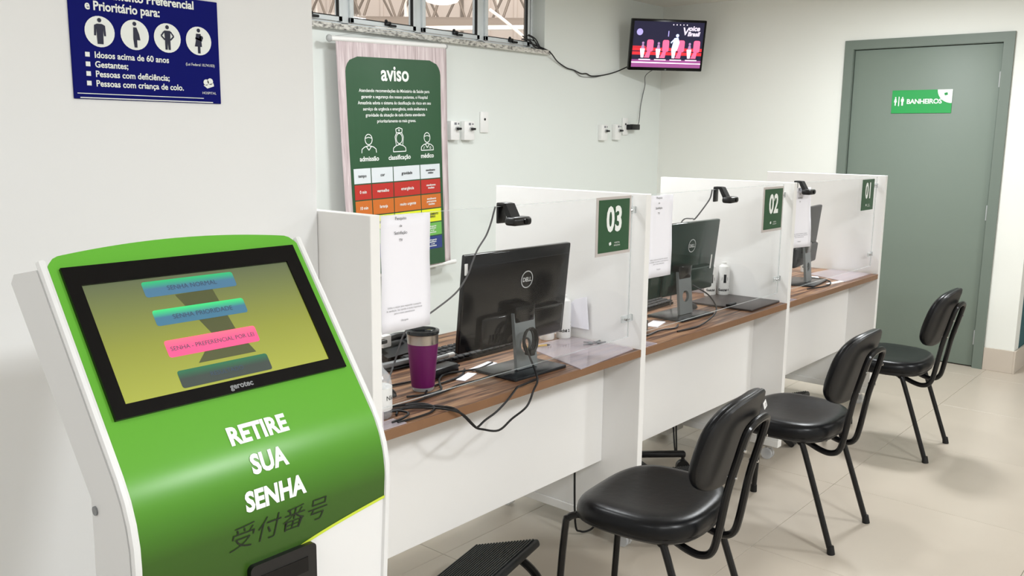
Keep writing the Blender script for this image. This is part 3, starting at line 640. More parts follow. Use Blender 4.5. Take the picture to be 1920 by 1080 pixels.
# coiled spare cable tied at the stand of desk 03
t = thing('cable_coil', 'small tied coil of black cable hanging at the stand of desk 03', 'cable', (-.893, .085, .855))
for k in range(6):
    MB().tube([((.024+.002*k % 3)*cos(a) + .004*sin(k), -.003*k + .006, (.036+.0015*k)*sin(a)) for a in [i*2*pi/14 for i in range(15)]], .0028, n=6, smooth=False).build('coil_turn', M_cable, t)
MB().box(-.01, .01, -.016, .012, -.045, -.025, bev=.003).build('cable_tie', M_blackm, t)
cable('desk_cable', 'black cables gathered at the monitor base on desk 02', [(-.30, .14, Z), (-.2, .10, Z), (-.08, .11, Z), (0, .09, Z), (.06, .11, Z)])
cable('desk_cable', 'black cable arching beside the stand of desk 02', [(.27, .17, .88), (.315, .12, .84), (.33, .09, .79), (.25, .06, .77), (.1, .04, Z), (-.05, .05, Z)])
cable('desk_cable', 'thin cable loop at the monitor base on desk 01', [(1.62, .22, Z), (1.60, .12, Z), (1.50, .06, Z), (1.38, .05, Z), (1.25, .08, Z)])
for k, (x, y) in enumerate(((-.16, .17), (-.02, .36))):
    slab('docking_box', ['black docking box left of the stand on desk 02', 'black adapter box behind the stand on desk 02'][k], 'device', (x, y), .11, .06, .045, .1, M_black, bev=.006)
slab('paper_slip', 'white card leaning by the monitor base on desk 02', 'card', (.02, .19), .11, .05, .004, .25, M_paper)

# window cables, tv cables
cable('window_cable', 'black cable drooping from the window sill corner to the television', [(1.80, 2.33, 2.10), (1.87, 2.235, 2.055), (1.905, 2.215, 2.03), (2.0, 2.235, 1.985), (2.11, 2.24, 1.95), (2.20, 2.243, 1.94), (2.285, 2.243, 1.922), (2.35, 2.243, 1.925), (2.416, 2.243, 1.912), (2.55, 2.242, 1.925), (2.70, 2.24, 1.955), (2.80, 2.22, 1.99), (2.90, 2.15, 2.05)], .0045, group='wall cables')
cable('window_cable', 'thin grey cable drooping below the black one towards the television', [(2.20, 2.246, 1.94), (2.28, 2.246, 1.905), (2.36, 2.246, 1.902), (2.45, 2.246, 1.905), (2.54, 2.246, 1.92)], .002, m=M_gcable, group='wall cables')
t = thing('cable_tangle', 'tangle of black cable ends in the window corner by the jamb', 'cable', (1.80, 2.30, 2.05))
for k in range(8):
    a = random.uniform(-.06, .03); MB().tube([(a-.04, .02, .09+random.uniform(-.03, .02)), (a, -.01, .05+random.uniform(0, .03)), (a+.03, -.03, .02), (a+.06, -.045, .006)], .0035, n=6).build('cable_end', M_cable, t)
cable('television_cable', 'grey cable hanging from the television down to the wall socket', [(2.98, 2.05, 2.0), (3.04, 2.18, 1.95), (3.12, 2.235, 1.88), (3.10, 2.24, 1.80), (3.075, 2.24, 1.715), (3.06, 2.235, 1.65), (3.02, 2.215, 1.60), (2.985, 2.2, 1.575)], .003, m=M_gcable, group='wall cables')

# ------------------------------------------------------------------ sockets on the back wall
def socket(x, z, lab, kind, w_=.075, h_=.115):
    t = thing('wall_socket', lab, 'socket', (x, YB, z), group='white wall boxes on the back wall')
    if kind == 'box':
        MB().box(-w_/2, w_/2, -.035, 0, -h_/2, h_/2, bev=.004).build('box_body', M_ivory, t)
        F = Flat(front(-.036)); F.rect(-.008, .012, .034, .048); F.rect(.022, .034, .036, .046); F.build('marking', M_greyink, t)
        MB().cyl((.012, -.035, .012), (.012, -.05, .012), .012, n=16).build('outlet', M_lgrey, t)
        MB().box(-.002, .032, -.062, -.046, .004, .018, bev=.004).build('key_knob', M_black, t)
    else:
        MB().box(-w_/2, w_/2, -.012, 0, -h_/2, h_/2, bev=.003).build('cover_plate', M_ivory, t)
        MB().cyl((0, -.012, .018), (0, -.014, .018), .008, n=12).build('button', M_black, t)
socket(.978, 1.508, 'white wall box partly behind the green banner edge', 'box')
socket(1.105, 1.508, 'white wall box just right of the green banner', 'box', .09)
socket(1.27, 1.563, 'flat white plate with a small black button, right of the two wall boxes', 'plate', .072, .13)
socket(2.565, 1.512, 'white wall box under the drooping cable, left of the pair', 'box')
socket(2.745, 1.517, 'white wall box under the television, right of the pair', 'box')
socket(2.875, 1.56, 'flat white socket plate holding the black adapter', 'plate', .07, .13)
t = thing('plug_adapter', 'black plug adapter in the wall socket under the television', 'adapter', (2.905, YB-.012, 1.556))
MB().box(-.02, .012, -.03, 0, -.02, .02, bev=.004).box(-.02, .085, -.058, -.026, -.02, .022, bev=.005).build('adapter_body', M_black, t)

# ------------------------------------------------------------------ television on the corner bracket
tilt, yaw = .20, -.70
t = thing('television', 'small black flat television on the corner bracket showing a stage show', 'television', (2.955, 1.95, 2.155), (0, 0, yaw))
TW, TH = .572, .368
R = Matrix.Rotation(tilt, 4, 'X')
MB().box(-TW/2, TW/2, -.012, .03, -TH/2, TH/2, bev=.006, seg=2).xf(R).build('bezel', M_gloss, t)
MB().box(-.2, .2, .03, .06, -.12, .12, bev=.01).xf(R).build('rear_housing', M_black, t)
b = R
sw, shh = TW/2-.018, TH/2-.02
def tvfn(d): return lambda u, v: tuple(R @ Vector((u, -.0128-d, v+.004)))
def em(name, rgb, e): return mat(name, rgb, .4, emit=e)
F = Flat(tvfn(0)); F.rect(-sw, sw, -shh, shh); F.build('picture', em('screen_night_blue', (14, 12, 40), .8), t)
F = Flat(tvfn(.0003)); F.rect(-sw, sw, -shh, -shh+.055); F.build('picture_stage', em('screen_violet', (120, 60, 110), .9), t)
F = Flat(tvfn(.0006)); F.rect(-sw, sw, -.075, -.052).rect(-sw, sw, -.045, -.022).rect(-sw, -sw+.1, -.02, -.012); F.build('picture_bands', em('screen_red', (176, 30, 40), .9), t)
chairs = [-.155, -.035, .085, .205]
for x in chairs:
    F = Flat(tvfn(.0009)); F.poly(rrect(x-.005, x+.045, -.05, .035, .014)); F.poly([(x, -.05), (x+.03, -.03), (x+.02, -.095), (x-.02, -.095)]); F.build('picture_chair', em('screen_pink', (224, 84, 120), .95), t)
    F = Flat(tvfn(.0012)); F.poly([(x-.055, -.03), (x-.018, -.03), (x-.025, -.095), (x-.045, -.095)]); F.poly(rrect(x-.06, x+.03, -.112, -.105, .002)); F.build('picture_desk', em('screen_pale_pink', (245, 206, 224), 1), t)
    F = Flat(tvfn(.0015)); F.poly(circ(x-.035, .01, .009)); F.poly([(x-.048, -.028), (x-.042, 0), (x-.028, 0), (x-.022, -.028)]); F.build('picture_person', em('screen_dim', (150, 110, 150), .8), t)
F = Flat(tvfn(.0018)); F.poly([(.03, -.03), (.045, .05), (.075, .055), (.09, .02), (.075, -.04), (.045, -.045)]); F.poly(circ(.068, .068, .012)); F.poly([(.02, .02), (.05, .05), (.055, .04), (.024, .01)]); F.build('picture_figure', em('screen_blue_white', (176, 190, 224), .9), t)
F = Flat(tvfn(.0015)); F.poly(circ(-.222, .088, .024, 16)); F.rect(-.005, .002, .06, .1); F.build('picture_lamp', em('screen_lilac', (150, 140, 200), .8), t)
F = Flat(tvfn(.0018))
for k in range(5): Flat(tvfn(.0018)).poly(circ(.03+k*.026, .145, .004, 8)).build('picture_spotlight', em('screen_white', (240, 225, 240), 1), t)
F.poly([(-sw, -.125), (sw, -.13), (sw, -.136), (-sw, -.133)]); F.build('picture_glint', em('screen_white', (240, 225, 240), 1), t)
F = Flat(tvfn(.0021)); F.text('V', .125, .075, .075, bold=.002, shear=.15); F.text('oice', .192, .105, .05, bold=.002, shear=.2); F.text('Brasil', .19, .068, .042, bold=.002, shear=.2); F.build('picture_title', em('screen_title', (190, 176, 196), .9), t)
F = Flat(tvfn(.0003)); F.text('LG', .0, -TH/2+.001, .012); F.build('maker_mark', M_lgrey, t)
MB().cyl((.03, .06, 0), (.03, .19, -.01), .018, n=12).box(-.05, .11, .055, .065, -.06, .06).build('mount_arm', M_black, t)
t2 = thing('corner_bracket', 'black wall bracket in the room corner holding the television', 'bracket', (3.15, 2.2, 2.16))
MB().cyl((-.045, -.085, 0), (.10, .045, 0), .016, n=10).build('bracket_arm', M_black, t2); MB().box(.06, .14, .03, .0525, -.06, .06, bev=.003).build('wall_plate', M_black, t2)

# ------------------------------------------------------------------ green notice banner
bn = thing('notice_banner', 'tall hanging green notice banner titled aviso with pale wood borders on the back wall', 'banner', (.445, 2.175, 1.978), (0, radians(-1.7), 0))
MB().cyl((-.435, 0, .0), (.40, 0, .0), .014, n=12).build('top_rod', M_ivory, bn)
MB().ball((-.44, 0, 0), .019, (1, .8, 1)).build('rod_cap', M_lgrey, bn); MB().ball((.405, 0, 0), .017, (1, .8, 1)).build('rod_cap', M_lgrey, bn)
MB().cyl((-.42, -.0, -1.275), (.45, 0, -1.275), .014, n=12).build('bottom_rod', M_ivory, bn)
MB().tube([(-.40, 0, .014), (-.20, .01, .04), (.02, .02, .058), (.2, .01, .04), (.37, 0, .014)], .0015, n=5).build('hanging_cord', M_lgrey, bn)
def bfn(d):
    def f(u, v):
        wav = .004*sin(u*9+v*3) + .003*sin(u*17) * (1+v*.3)
        lean = .03*(.4-u) * min(1, -v)       # left side stands off the wall
        return (u + .018*v*-.0, -.006 - d + wav*min(1, -v*3) - lean, v)
    return f
def grid(fn, u0, u1, v0, v1, nu, nv, inside=None):
    me = MB(); V = [[me.bm.verts.new(fn(u0+(u1-u0)*i/nu, v0+(v1-v0)*j/nv)) for i in range(nu+1)] for j in range(nv+1)]
    for a, b_ in zip(V, V[1:]):
        for i in range(nu): me.bm.faces.new((a[i], a[i+1], b_[i+1], b_[i]))
    return me
def pinkwood():
    m = M_pink; nt = m.node_tree; b_ = nt.nodes['Principled BSDF']; tc = nt.nodes.new('ShaderNodeTexCoord'); mp = nt.nodes.new('ShaderNodeMapping'); mp.inputs['Scale'].default_value = (22, 1, 1.2)
    n = nt.nodes.new('ShaderNodeTexNoise'); n.inputs['Scale'].default_value = 3; n.inputs['Detail'].default_value = 6; n.inputs['Distortion'].default_value = 1
    nt.links.new(tc.outputs['Object'], mp.inputs[0]); nt.links.new(mp.outputs[0], n.inputs['Vector']); r = ramp(nt, [(.3, (180, 162, 164)), (.5, (208, 192, 194)), (.7, (228, 216, 216))])
    nt.links.new(n.outputs[0], r.inputs[0]); nt.links.new(r.outputs[0], b_.inputs['Base Color'])
pinkwood()
cl = grid(bfn(0), -.405, .405, -1.27, -.006, 30, 40).build('cloth', M_pink, bn)
mo = cl.modifiers.new('thick', 'SOLIDIFY'); mo.thickness = .001; mo.offset = 0
# green field with rounded top corners, cut from a fine grid
def green_field():
    F = Flat(bfn(.0012)); u0, u1, r = -.352, .352, .085; n = 44
    for j in range(60):
        va, vb = -.085-1.18*j/60, -.085-1.18*(j+1)/60
        def half(v):
            dv = -.085 - v
            return (u1-r) + math.sqrt(max(0, r*r-(r-dv)**2)) if dv < r else u1
        ha, hb = half(va), half(vb)
        for i in range(16):
            p, q_ = -1+2*i/16, -1+2*(i+1)/16
            F.poly([(p*ha, va), (p*hb, vb), (q_*hb, vb), (q_*ha, va)])
    o = F.build('green_field', M_banner, bn)
    for p in o.data.polygons: p.use_smooth = True
green_field()
D2 = .0028
F = Flat(bfn(D2)); F.text('aviso', -.005, -.205, .115, bold=.0028, xs=.92)
para = ['Atendendo recomendações do Ministério da Saúde para', 'garantir a segurança dos nossos pacientes, o Hospital', 'Amazônia adota o sistema de classificação de risco em seu', 'serviço de urgência e emergência, onde avaliamos a', 'gravidade da situação de cada cliente atendendo', 'prioritariamente os mais graves.']
for k, s_ in enumerate(para): F.text(s_, -.005, -.268-.0325*k, .0245, bold=.0004, xs=.94)
for s_, u in (('admissão', -.217), ('classificação', .003), ('médico', .225)): F.text(s_, u, -.635, .036, bold=.0009)
F.build('lettering', M_white_ink, bn)
Wd = .006
for u, kind in ((-.217, 0), (.004, 1), (.227, 2)):
    F = Flat(bfn(D2))
    F.ring(u, -.52, .024, Wd*.8, ry=.028); 
    F.line([(u-.05, -.592), (u-.048, -.572), (u-.03, -.56), (u, -.553), (u+.03, -.56), (u+.048, -.572), (u+.05, -.592)], Wd*.8)
    if kind == 1:
        F.line([(u-.026, -.555), (u-.033, -.51), (u-.02, -.488), (u+.02, -.488), (u+.033, -.51), (u+.026, -.555)], Wd*.8)
        F.line([(u-.022, -.488), (u-.026, -.468), (u, -.460), (u+.026, -.468), (u+.022, -.488)], Wd*.8); F.rect(u-.007, u+.007, -.476, -.472); F.rect(u-.002, u+.002, -.481, -.467); F.line([(u-.05, -.592), (u+.05, -.592)], Wd*.8)
    else:
        F.line([(u-.02, -.513), (u, -.508), (u+.02, -.513)], Wd*.7); F.line([(u-.018, -.556), (u, -.578), (u+.018, -.556)], Wd*.8)
    if kind == 2: F.line([(u-.05, -.592), (u+.05, -.592)], Wd*.8); F.ring(u+.024, -.578, .006, Wd*.5, n=8); F.line([(u-.024, -.57), (u-.03, -.585)], Wd*.6)
    F.build('pictogram', M_white_ink, bn)
colsU = [-.335, -.21, -.053, .16, .33]
rows = [('header_row', (222, 228, 232), -.674, -.755, ['tempo', 'cor', 'gravidade', 'atendimento\nmédico'], M_ink),
        ('red_row', (188, 48, 40), -.7615, -.842, ['0 min', 'vermelho', 'emergência', 'atendimento\nimediato'], M_white_ink),
        ('orange_row', (206, 112, 42), -.8485, -.929, ['10 min', 'laranja', 'muito urgente', 'atendimento\npraticamente\nimediato'], M_white_ink),
        ('yellow_row', (232, 238, 40), -.9355, -1.0105, ['60 min', 'amarelo', 'urgente', 'ATENDIMENTO\nRÁPIDO'], M_ink),
        ('green_row', (112, 184, 84), -1.017, -1.091, ['120 min', 'verde', 'pouco urgente', 'pode aguardar\natendimento\nou ser\nencaminhado'], M_white_ink),
        ('blue_row', (38, 58, 128), -1.0975, -1.172, ['240 min', 'azul', 'não urgente', 'pode aguardar\natendimento\nou ser\nencaminhado'], M_white_ink)]
for nm, c, v1, v0, txts, ink in rows:
    F = Flat(bfn(D2))
    for a, b_ in zip(colsU, colsU[1:]):
        for i in range(4):
            p, q_ = a+.003+(b_-a-.006)*i/4, a+.003+(b_-a-.006)*(i+1)/4; F.rect(p, q_, v0, v1)
    F.build(nm, mat('banner_'+nm, c, .45), bn)
    F = Flat(bfn(D2+.0016))
    for (a, b_), s_ in zip(zip(colsU, colsU[1:]), txts):
        ls = s_.split('\n'); sz = .024 if len(ls) == 1 else .0165 if len(ls) < 4 else .0125; L = len(ls)
        for k, q_ in enumerate(ls): F.text(q_, (a+b_)/2, (v0+v1)/2 - sz*.3 + (L-1)*sz*.45 - k*sz*.95, sz, bold=.0004, xs=.92)
    F.build('lettering', ink, bn)

# ------------------------------------------------------------------ blue priority sign
sg = thing('priority_sign', 'navy blue priority service sign with four round white pictograms on the white wall', 'sign', (-2.018, YS, 1.668))
MB().box(-.161, .161, -.004, 0, -.126, .092, bev=.001, seg=1).build('sign_plate', M_blue, sg)
SF = front(-.0052)
F = Flat(SF); F.text('Atendimento Preferencial', -.012, .071, .0235, bold=.0007, xs=.95); F.text('e Prioritário para:', -.130, .047, .0245, bold=.0007, align='LEFT', xs=.88)
for k, (s_, z) in enumerate((('Idosos acima de 60 anos', -.045), ('Gestantes;', -.0635), ('Pessoas com deficiência;', -.082), ('Pessoas com criança de colo.', -.1005))):
    F.text(s_, -.117, z, .0172, bold=.0004, align='LEFT', xs=.93); F.rect(-.135, -.126, z+.001, z+.010)
F.text('(Lei Federal 10.741/03)', .148, -.047, .0082, align='RIGHT', xs=.9)
emblem(F, .132, -.085, .022); F.text('HOSPITAL', .132, -.106, .0075); F.rect(-.155, .118, -.116, -.1145); F.rect(-.15, .14, -.1245, -.1225)
F.build('lettering', M_white_ink, sg)
for k, x in enumerate((-.103, -.031, .04, .112)):
    F = Flat(SF); F.poly(circ(x, .006, .030, 28)); dc = F.build('pictogram_disc', M_white_ink, sg)
    F = Flat(lambda u, v: (u, -.0058, v-.024))
    F.poly(circ(x, .052, .0042, 12))
    if k == 0: F.poly([(x-.011, .042), (x-.012, .022), (x-.008, .022), (x-.007, .036), (x-.006, .006), (x+.006, .006), (x+.007, .036), (x+.008, .022), (x+.012, .022), (x+.011, .042), (x+.005, .045), (x-.005, .045)])
    if k == 1: F.poly([(x-.003, .045), (x-.004, .022), (x-.002, .005), (x+.004, .005), (x+.004, .02), (x+.011, .02), (x+.009, .032), (x+.004, .045)])
    if k == 2: F.poly([(x-.007, .045), (x-.006, .025), (x-.006, .006), (x-.001, .006), (x, .02), (x+.001, .006), (x+.006, .006), (x+.006, .025), (x+.007, .045)]); F.line([(x-.007, .043), (x-.014, .034), (x-.006, .026)], .003); F.line([(x+.007, .043), (x+.014, .034), (x+.006, .026)], .003)
    if k == 3: F.poly([(x-.006, .045), (x-.007, .03), (x-.010, .018), (x-.003, .018), (x-.003, .004), (x+.003, .004), (x+.003, .018), (x+.007, .018), (x+.005, .045)]); F.poly(circ(x+.006, .037, .0045, 10)); F.line([(x-.008, .036), (x+.008, .031)], .004)
    F.build('pictogram_figure', mat('navy_black_ink', (16, 20, 50), .5), sg)

# ------------------------------------------------------------------ ticket kiosk
T = .628
def prof(s):
    if s <= .194: return (-.3967-s*sin(T), 1.187-s*cos(T))
    y0, z0 = -.3967-.194*sin(T), 1.187-.194*cos(T); Rr = .18; a = (s-.194)/Rr
    if a < T+.06: return (y0-Rr*(cos(T-a)-cos(T)), z0-Rr*(sin(T)-sin(T-a)))
    a0 = T+.06; y1 = y0-Rr*(cos(T-a0)-cos(T)); z1 = z0-Rr*(sin(T)-sin(T-a0)); r = s-.194-Rr*a0
    return (y1+r*sin(.06), z1-r*cos(.06))
def nrm(s):
    y0, z0 = prof(s-.001); y1, z1 = prof(s+.001); ty, tz = y1-y0, z1-z0; L = math.hypot(ty, tz); return (tz/L, -ty/L)
KX = -2.2556
def kfn(d):
    def f(u, s):
        y, z = prof(s); ny, nz = nrm(s); return (u, y+.45+ny*d, z+nz*d)
    return f
KS = 1.235       # arc length down to the floor plate
ks = thing('ticket_kiosk', 'white and green self-service ticket kiosk with slanted touch screen, reading RETIRE SUA SENHA', 'kiosk', (KX, -.45, 0))
# body
fr_ = [prof(s) for s in (-.128, .0, .194, .23, .26, .29, .32, .6, 1.0, 1.215)]
body = [(y+.45+.006, z-.004) for y, z in fr_]
back = [(.42-.45+.055, .012), (.0, .90), (-.003, .985), (.215, 1.258), (.205, 1.275)]
back = [(.055, .012), (.012, .92), (.012, .985), (.228, 1.257), (.215, 1.272)]
MB().prism(body + back, 'x', -.2185, .2185).bevel(.008, 3, 18).build('body', M_kiosk, ks)
MB().box(-.235, .235, -.10, .25, 0, .014, bev=.004).build('base_plate', M_kiosk, ks)
# side edge trims
for sx in (-1, 1):
    pts = [kfn(.004)(sx*.2145, -.134+i*.03) for i in range(45)]
    MB().tube(pts, .0065, n=8, smooth=False).build('side_trim', M_kiosk, ks)
# front film sheet: top is an arch with rounded corners
def top_s(u):
    a = abs(u)/.2135
    base = -.154 + .017*a*a
    if abs(u) > .188: base += .022*((abs(u)-.188)/.0255)**2.4
    return base
def sweep_s(u): return .385 - .039*max(0, min(1, (u-.018)/.19))**.62 if u > .018 else .385 + (.018-u)*.55
nu, ns = 56, 60
def strip(fa, fb, d, name, m, u0=-.2135, u1=.2135, n2=ns, label=None):
    b_ = MB(); f = kfn(d); V = []
    for j in range(n2+1):
        V.append([b_.bm.verts.new(f(u, fa(u)+(fb(u)-fa(u))*j/n2)) for u in [u0+(u1-u0)*i/nu for i in range(nu+1)]])
    for a, c in zip(V, V[1:]):
        for i in range(nu): b_.bm.faces.new((a[i], a[i+1], c[i+1], c[i]))
    return b_.build(name, m, ks)
fp = strip(top_s, lambda u: KS-.03, .0045, 'front_panel', M_kiosk); mo = fp.modifiers.new('thick', 'SOLIDIFY'); mo.thickness = .012; mo.offset = -1 
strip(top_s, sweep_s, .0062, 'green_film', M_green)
strip(lambda u: sweep_s(u)-.0035, lambda u: sweep_s(u)+.0015, .0070, 'lime_line', M_lime, n2=2)
# screen
def kbox(u0, u1, s0, s1, d0, d1, name, m, bev=.002, label=None):
    b_ = MB(); f0 = kfn(d0); f1 = kfn(d1)
    A = [b_.bm.verts.new(f0(u, s)) for u, s in ((u0, s0), (u1, s0), (u1, s1), (u0, s1))]; B_ = [b_.bm.verts.new(f1(u, s)) for u, s in ((u0, s0), (u1, s0), (u1, s1), (u0, s1))]
    b_.bm.faces.new(A); b_.bm.faces.new(B_[::-1])
    for i in range(4): b_.bm.faces.new((A[i], B_[i], B_[(i+1) % 4], A[(i+1) % 4]))
    if bev: b_.bevel(bev, 2)
    return b_.build(name, m, ks)
hw_, hh = .195, .1183; iw, s0i, s1i = .168, -.088, .0985
for q in ((-hw_, hw_, -hh, s0i), (-hw_, hw_, s1i, hh), (-hw_, -iw-.007, s0i, s1i), (iw+.002, hw_, s0i, s1i)):
    kbox(*q, .0, .012, 'screen_bezel', M_gloss, 0)
M_disp = vgrad('display_olive', [(0, (180, 186, 70)), (.45, (154, 160, 60)), (.8, (120, 130, 70)), (1, (98, 108, 74))], emit=.56, rough=.25, axis='Z')
M_disp.node_tree.nodes['Principled BSDF'].inputs['Base Color'].default_value = (0.02, .02, .02, 1)
for lk in list(M_disp.node_tree.links):
    if lk.to_socket.name == 'Base Color': M_disp.node_tree.links.remove(lk)
dsp = kbox(-iw-.007, iw+.002, s0i, s1i, .0, .0085, 'display', M_disp, 0)
F = Flat(kfn(.0088)); F.poly([(-.045, -.055), (.018, -.058), (.03, .02), (.048, .06), (-.05, .06), (-.01, .02)]); F.build('display_shadow_shape', em('display_dark_olive', (66, 70, 40), .3), ks)
def kb(name, u0, u1, sa, sb, top, bot, e=.42):
    b_ = MB(); f = kfn(.0094); pts = rrect(u0, u1, -sb, -sa, .004, 3)
    b_.bm.faces.new([b_.bm.verts.new(f(u, -v)) for u, v in pts]); 
    m = vgrad('display_'+name, [(.5, bot), (.95, top)], emit=e, axis='Z')
    b_.build('display_button', m, ks)
kb('button_one', -.090, .062, -.082, -.056, (40, 150, 96), (60, 96, 120)); kb('button_two', -.090, .062, -.034, -.008, (52, 176, 104), (56, 96, 118))
kb('button_three', -.090, .062, .0165, .044, (236, 84, 106), (196, 70, 110), .55); kb('button_four', -.088, .063, .066, .094, (40, 92, 66), (52, 60, 56), .35)
for s_, u, v, sz in (('SENHA NORMAL', -.012, .064, .011), ('SENHA PRIORIDADE', -.012, .016, .011), ('SENHA - PREFERENCIAL POR LEI', -.014, -.034, .0098), ('RESULTADO', -.012, -.084, .010)):
    Flat(lambda a, b: kfn(.0099)(a, -b)).text(s_, u, v, sz).build('display_lettering', em('display_text_dark', (50, 66, 84), .3), ks)
F = Flat(lambda u, v: kfn(.0124)(u, -v)); F.text('gerotec', 0, -.1125, .0125, bold=.0004); F.build('maker_mark', M_grey, ks)
F = Flat(lambda u, v: kfn(.0072)(u, -v))
for s_, v, sz in (('RETIRE', -.1935, .0375), ('SUA', -.2405, .0375), ('SENHA', -.2885, .0375)): F.text(s_, 0, v, sz, bold=.0016, xs=.86, spacing=1.02)
F.build('lettering', M_white_ink, ks)
F = Flat(lambda u, v: kfn(.0072)(u, -v)); F.text('受付番号', .003, -.337, .0395, shear=.25, xs=1.08, spacing=1.05, bold=-.0004); F.build('dark_lettering', mat('dark_green_ink', (18, 28, 14), .6), ks)
# printer slot
b_ = MB(); yv = prof(.45)[0]+.45
MB().prism(rrect(-.052, .064, .70, .860, .008), 'y', yv-.020, yv+.02).bevel(.004, 2, 50).build('ticket_slot_housing', M_black, ks)
MB().box(-.036, .048, yv-.0212, yv-.019, .818, .842, bev=.0005, seg=1).build('slot_mouth', M_gloss, ks)
MB().cyl((-.221, .0, .971), (-.217, .0, .971), .0065, n=16).build('side_screw', M_grey, ks)

# ------------------------------------------------------------------ visitor chairs
def sup(a, n): c, s = cos(a), sin(a); return (abs(c)**(2/n)*(1 if c >= 0 else -1), abs(s)**(2/n)*(1 if s >= 0 else -1))
def chair(x, y, rz, lab):
    t = thing('visitor_chair', lab, 'chair', (x, y, 0), (0, 0, rz), group='black visitor chairs in front of the desks')
    # seat pad
    def pad(prof_, n, ex, cx, cy, sx, sy, warp):
        b = MB(); rings = []
        for k, zz in prof_:
            rings.append([b.bm.verts.new(warp(cx+sx*k*sup(2*pi*i/n, ex)[0], cy+sy*k*sup(2*pi*i/n, ex)[1], zz)) for i in range(n)])
        for A, B_ in zip(rings, rings[1:]):
            for i in range(n): b.bm.faces.new((A[i], A[(i+1) % n], B_[(i+1) % n], B_[i]))
        b.bm.faces.new(rings[0][::-1]); b.bm.faces.new(rings[-1]); return b
    def sw_(u, v, z): 
        return (u, v, z - .022*max(0, (v-.09)/.14)**2 + .006*(u/.22)**2 - .004)
    pr = [(.90, .402), (.965, .404), (.995, .412), (1.0, .425), (.985, .440), (.955, .450), (.90, .4565), (.8, .459), (.65, .457), (.45, .454), (.25, .4525), (.08, .452)]
    pad(pr, 48, 2.9, 0, .018, .222, .196, sw_).build('seat', M_vinyl, t)
    pad([(.82, .388), (.93, .390), (.97, .398), (.97, .405), (.8, .407)], 40, 2.9, 0, .018, .222, .196, sw_).build('seat_shell', M_shell, t)
    # backrest: bows around the sitter, leans back
    def bw(u, v, d):
        th = .27; yy = -.192 - d*1.15 + .9*u*u
        return (u, yy - v*sin(th), .664 + v*cos(th))
    def back(prof_, name, m, sx, sy):
        b = MB(); rings = []; n = 48
        for k, d in prof_: rings.append([b.bm.verts.new(bw(sx*k*sup(2*pi*i/n, 2.9)[0], sy*k*sup(2*pi*i/n, 2.9)[1], d)) for i in range(n)])
        for A, B_ in zip(rings, rings[1:]):
            for i in range(n): b.bm.faces.new((A[i], A[(i+1) % n], B_[(i+1) % n], B_[i]))
        b.bm.faces.new(rings[0][::-1]); b.bm.faces.new(rings[-1]); b.build(name, m, t)
    back([(.1, -.006), (.5, -.006), (.8, -.003), (.93, .004), (.985, .014), (1.0, .022), (.99, .028)], 'backrest', M_vinyl, .178, .142)
    back([(.99, .0275), (1.0, .030), (.995, .036), (.96, .041), (.85, .044), (.5, .046), (.1, .047)], 'backrest_shell', M_shell, .178, .142)
    # legs
    R = .0108
    legs = {}
    for sx in (-1, 1):
        MB().tube([(sx*.18, .236, .008), (sx*.172, .215, .34), (sx*.168, .204, .382), (sx*.160, .178, .396)], R, n=10, sub=4).build('leg', M_steelb, t)
        MB().tube([(sx*.18, -.235, .008), (sx*.172, -.115, .345), (sx*.168, -.092, .384), (sx*.160, -.062, .396)], R, n=10, sub=4).build('leg', M_steelb, t)
        MB().cyl((sx*.18, .236, 0), (sx*.18, .235, .03), .0145, .0125, n=12).cyl((sx*.18, -.237, 0), (sx*.179, -.232, .03), .0145, .0125, n=12).build('leg_cap', M_blackm, t)
        MB().tube([(sx*.160, .178, .396), (sx*.158, .06, .397), (sx*.160, -.062, .396)], R, n=10).build('side_rail', M_steelb, t)
    MB().tube([(-.16, .178, .396), (.16, .178, .396)], R, n=10, smooth=False).tube([(-.16, -.06, .392), (.16, -.06, .392)], R, n=10, smooth=False).build('cross_rail', M_steelb, t)
    # back support loop
    L = []
    L += [(-.075, .08, .390), (-.078, -.05, .372), (-.08, -.13, .345), (-.08, -.172, .340), (-.08, -.202, .358), (-.08, -.217, .41), (-.08, -.238, .54), (-.08, -.262, .64), (-.076, -.278, .705)]
    top = [(-.055, -.284, .727), (0, -.286, .734), (.055, -.284, .727)]
    MB().tube(L + top + [(-a, b_, c) for a, b_, c in L[::-1]], .0112, n=10, sub=5).build('back_support', M_steelb, t)
    b = MB()
    for sx in (-1, 1):
        b.cyl((sx*.08, -.236, .585), (sx*.08, -.262, .585), .0045, n=8).cyl((sx*.08, -.258, .665), (sx*.08, -.283, .665), .0045, n=8)
    b.build('bolt', M_chrome, t)
    return t
c1 = chair(-.81, -.345, .09, 'black visitor chair nearest the camera, with a white sticker on its back')
c2 = chair(.256, -.308, 0, 'middle black visitor chair, in front of the desk with sign 02')
c3 = chair(1.465, -.28, .02, 'black visitor chair farthest away, before the green door')
st = MB().box(-.022, .022, -.0008, .0008, -.009, .009).build('asset_sticker', M_ivory, c1, smooth=False, loc=(.115, -.2595, .742), rot=(-.27, 0, .2))
F = Flat(front(-.0012)); F.text('1 203', 0, -.005, .012); F.build('lettering', M_ink, st)

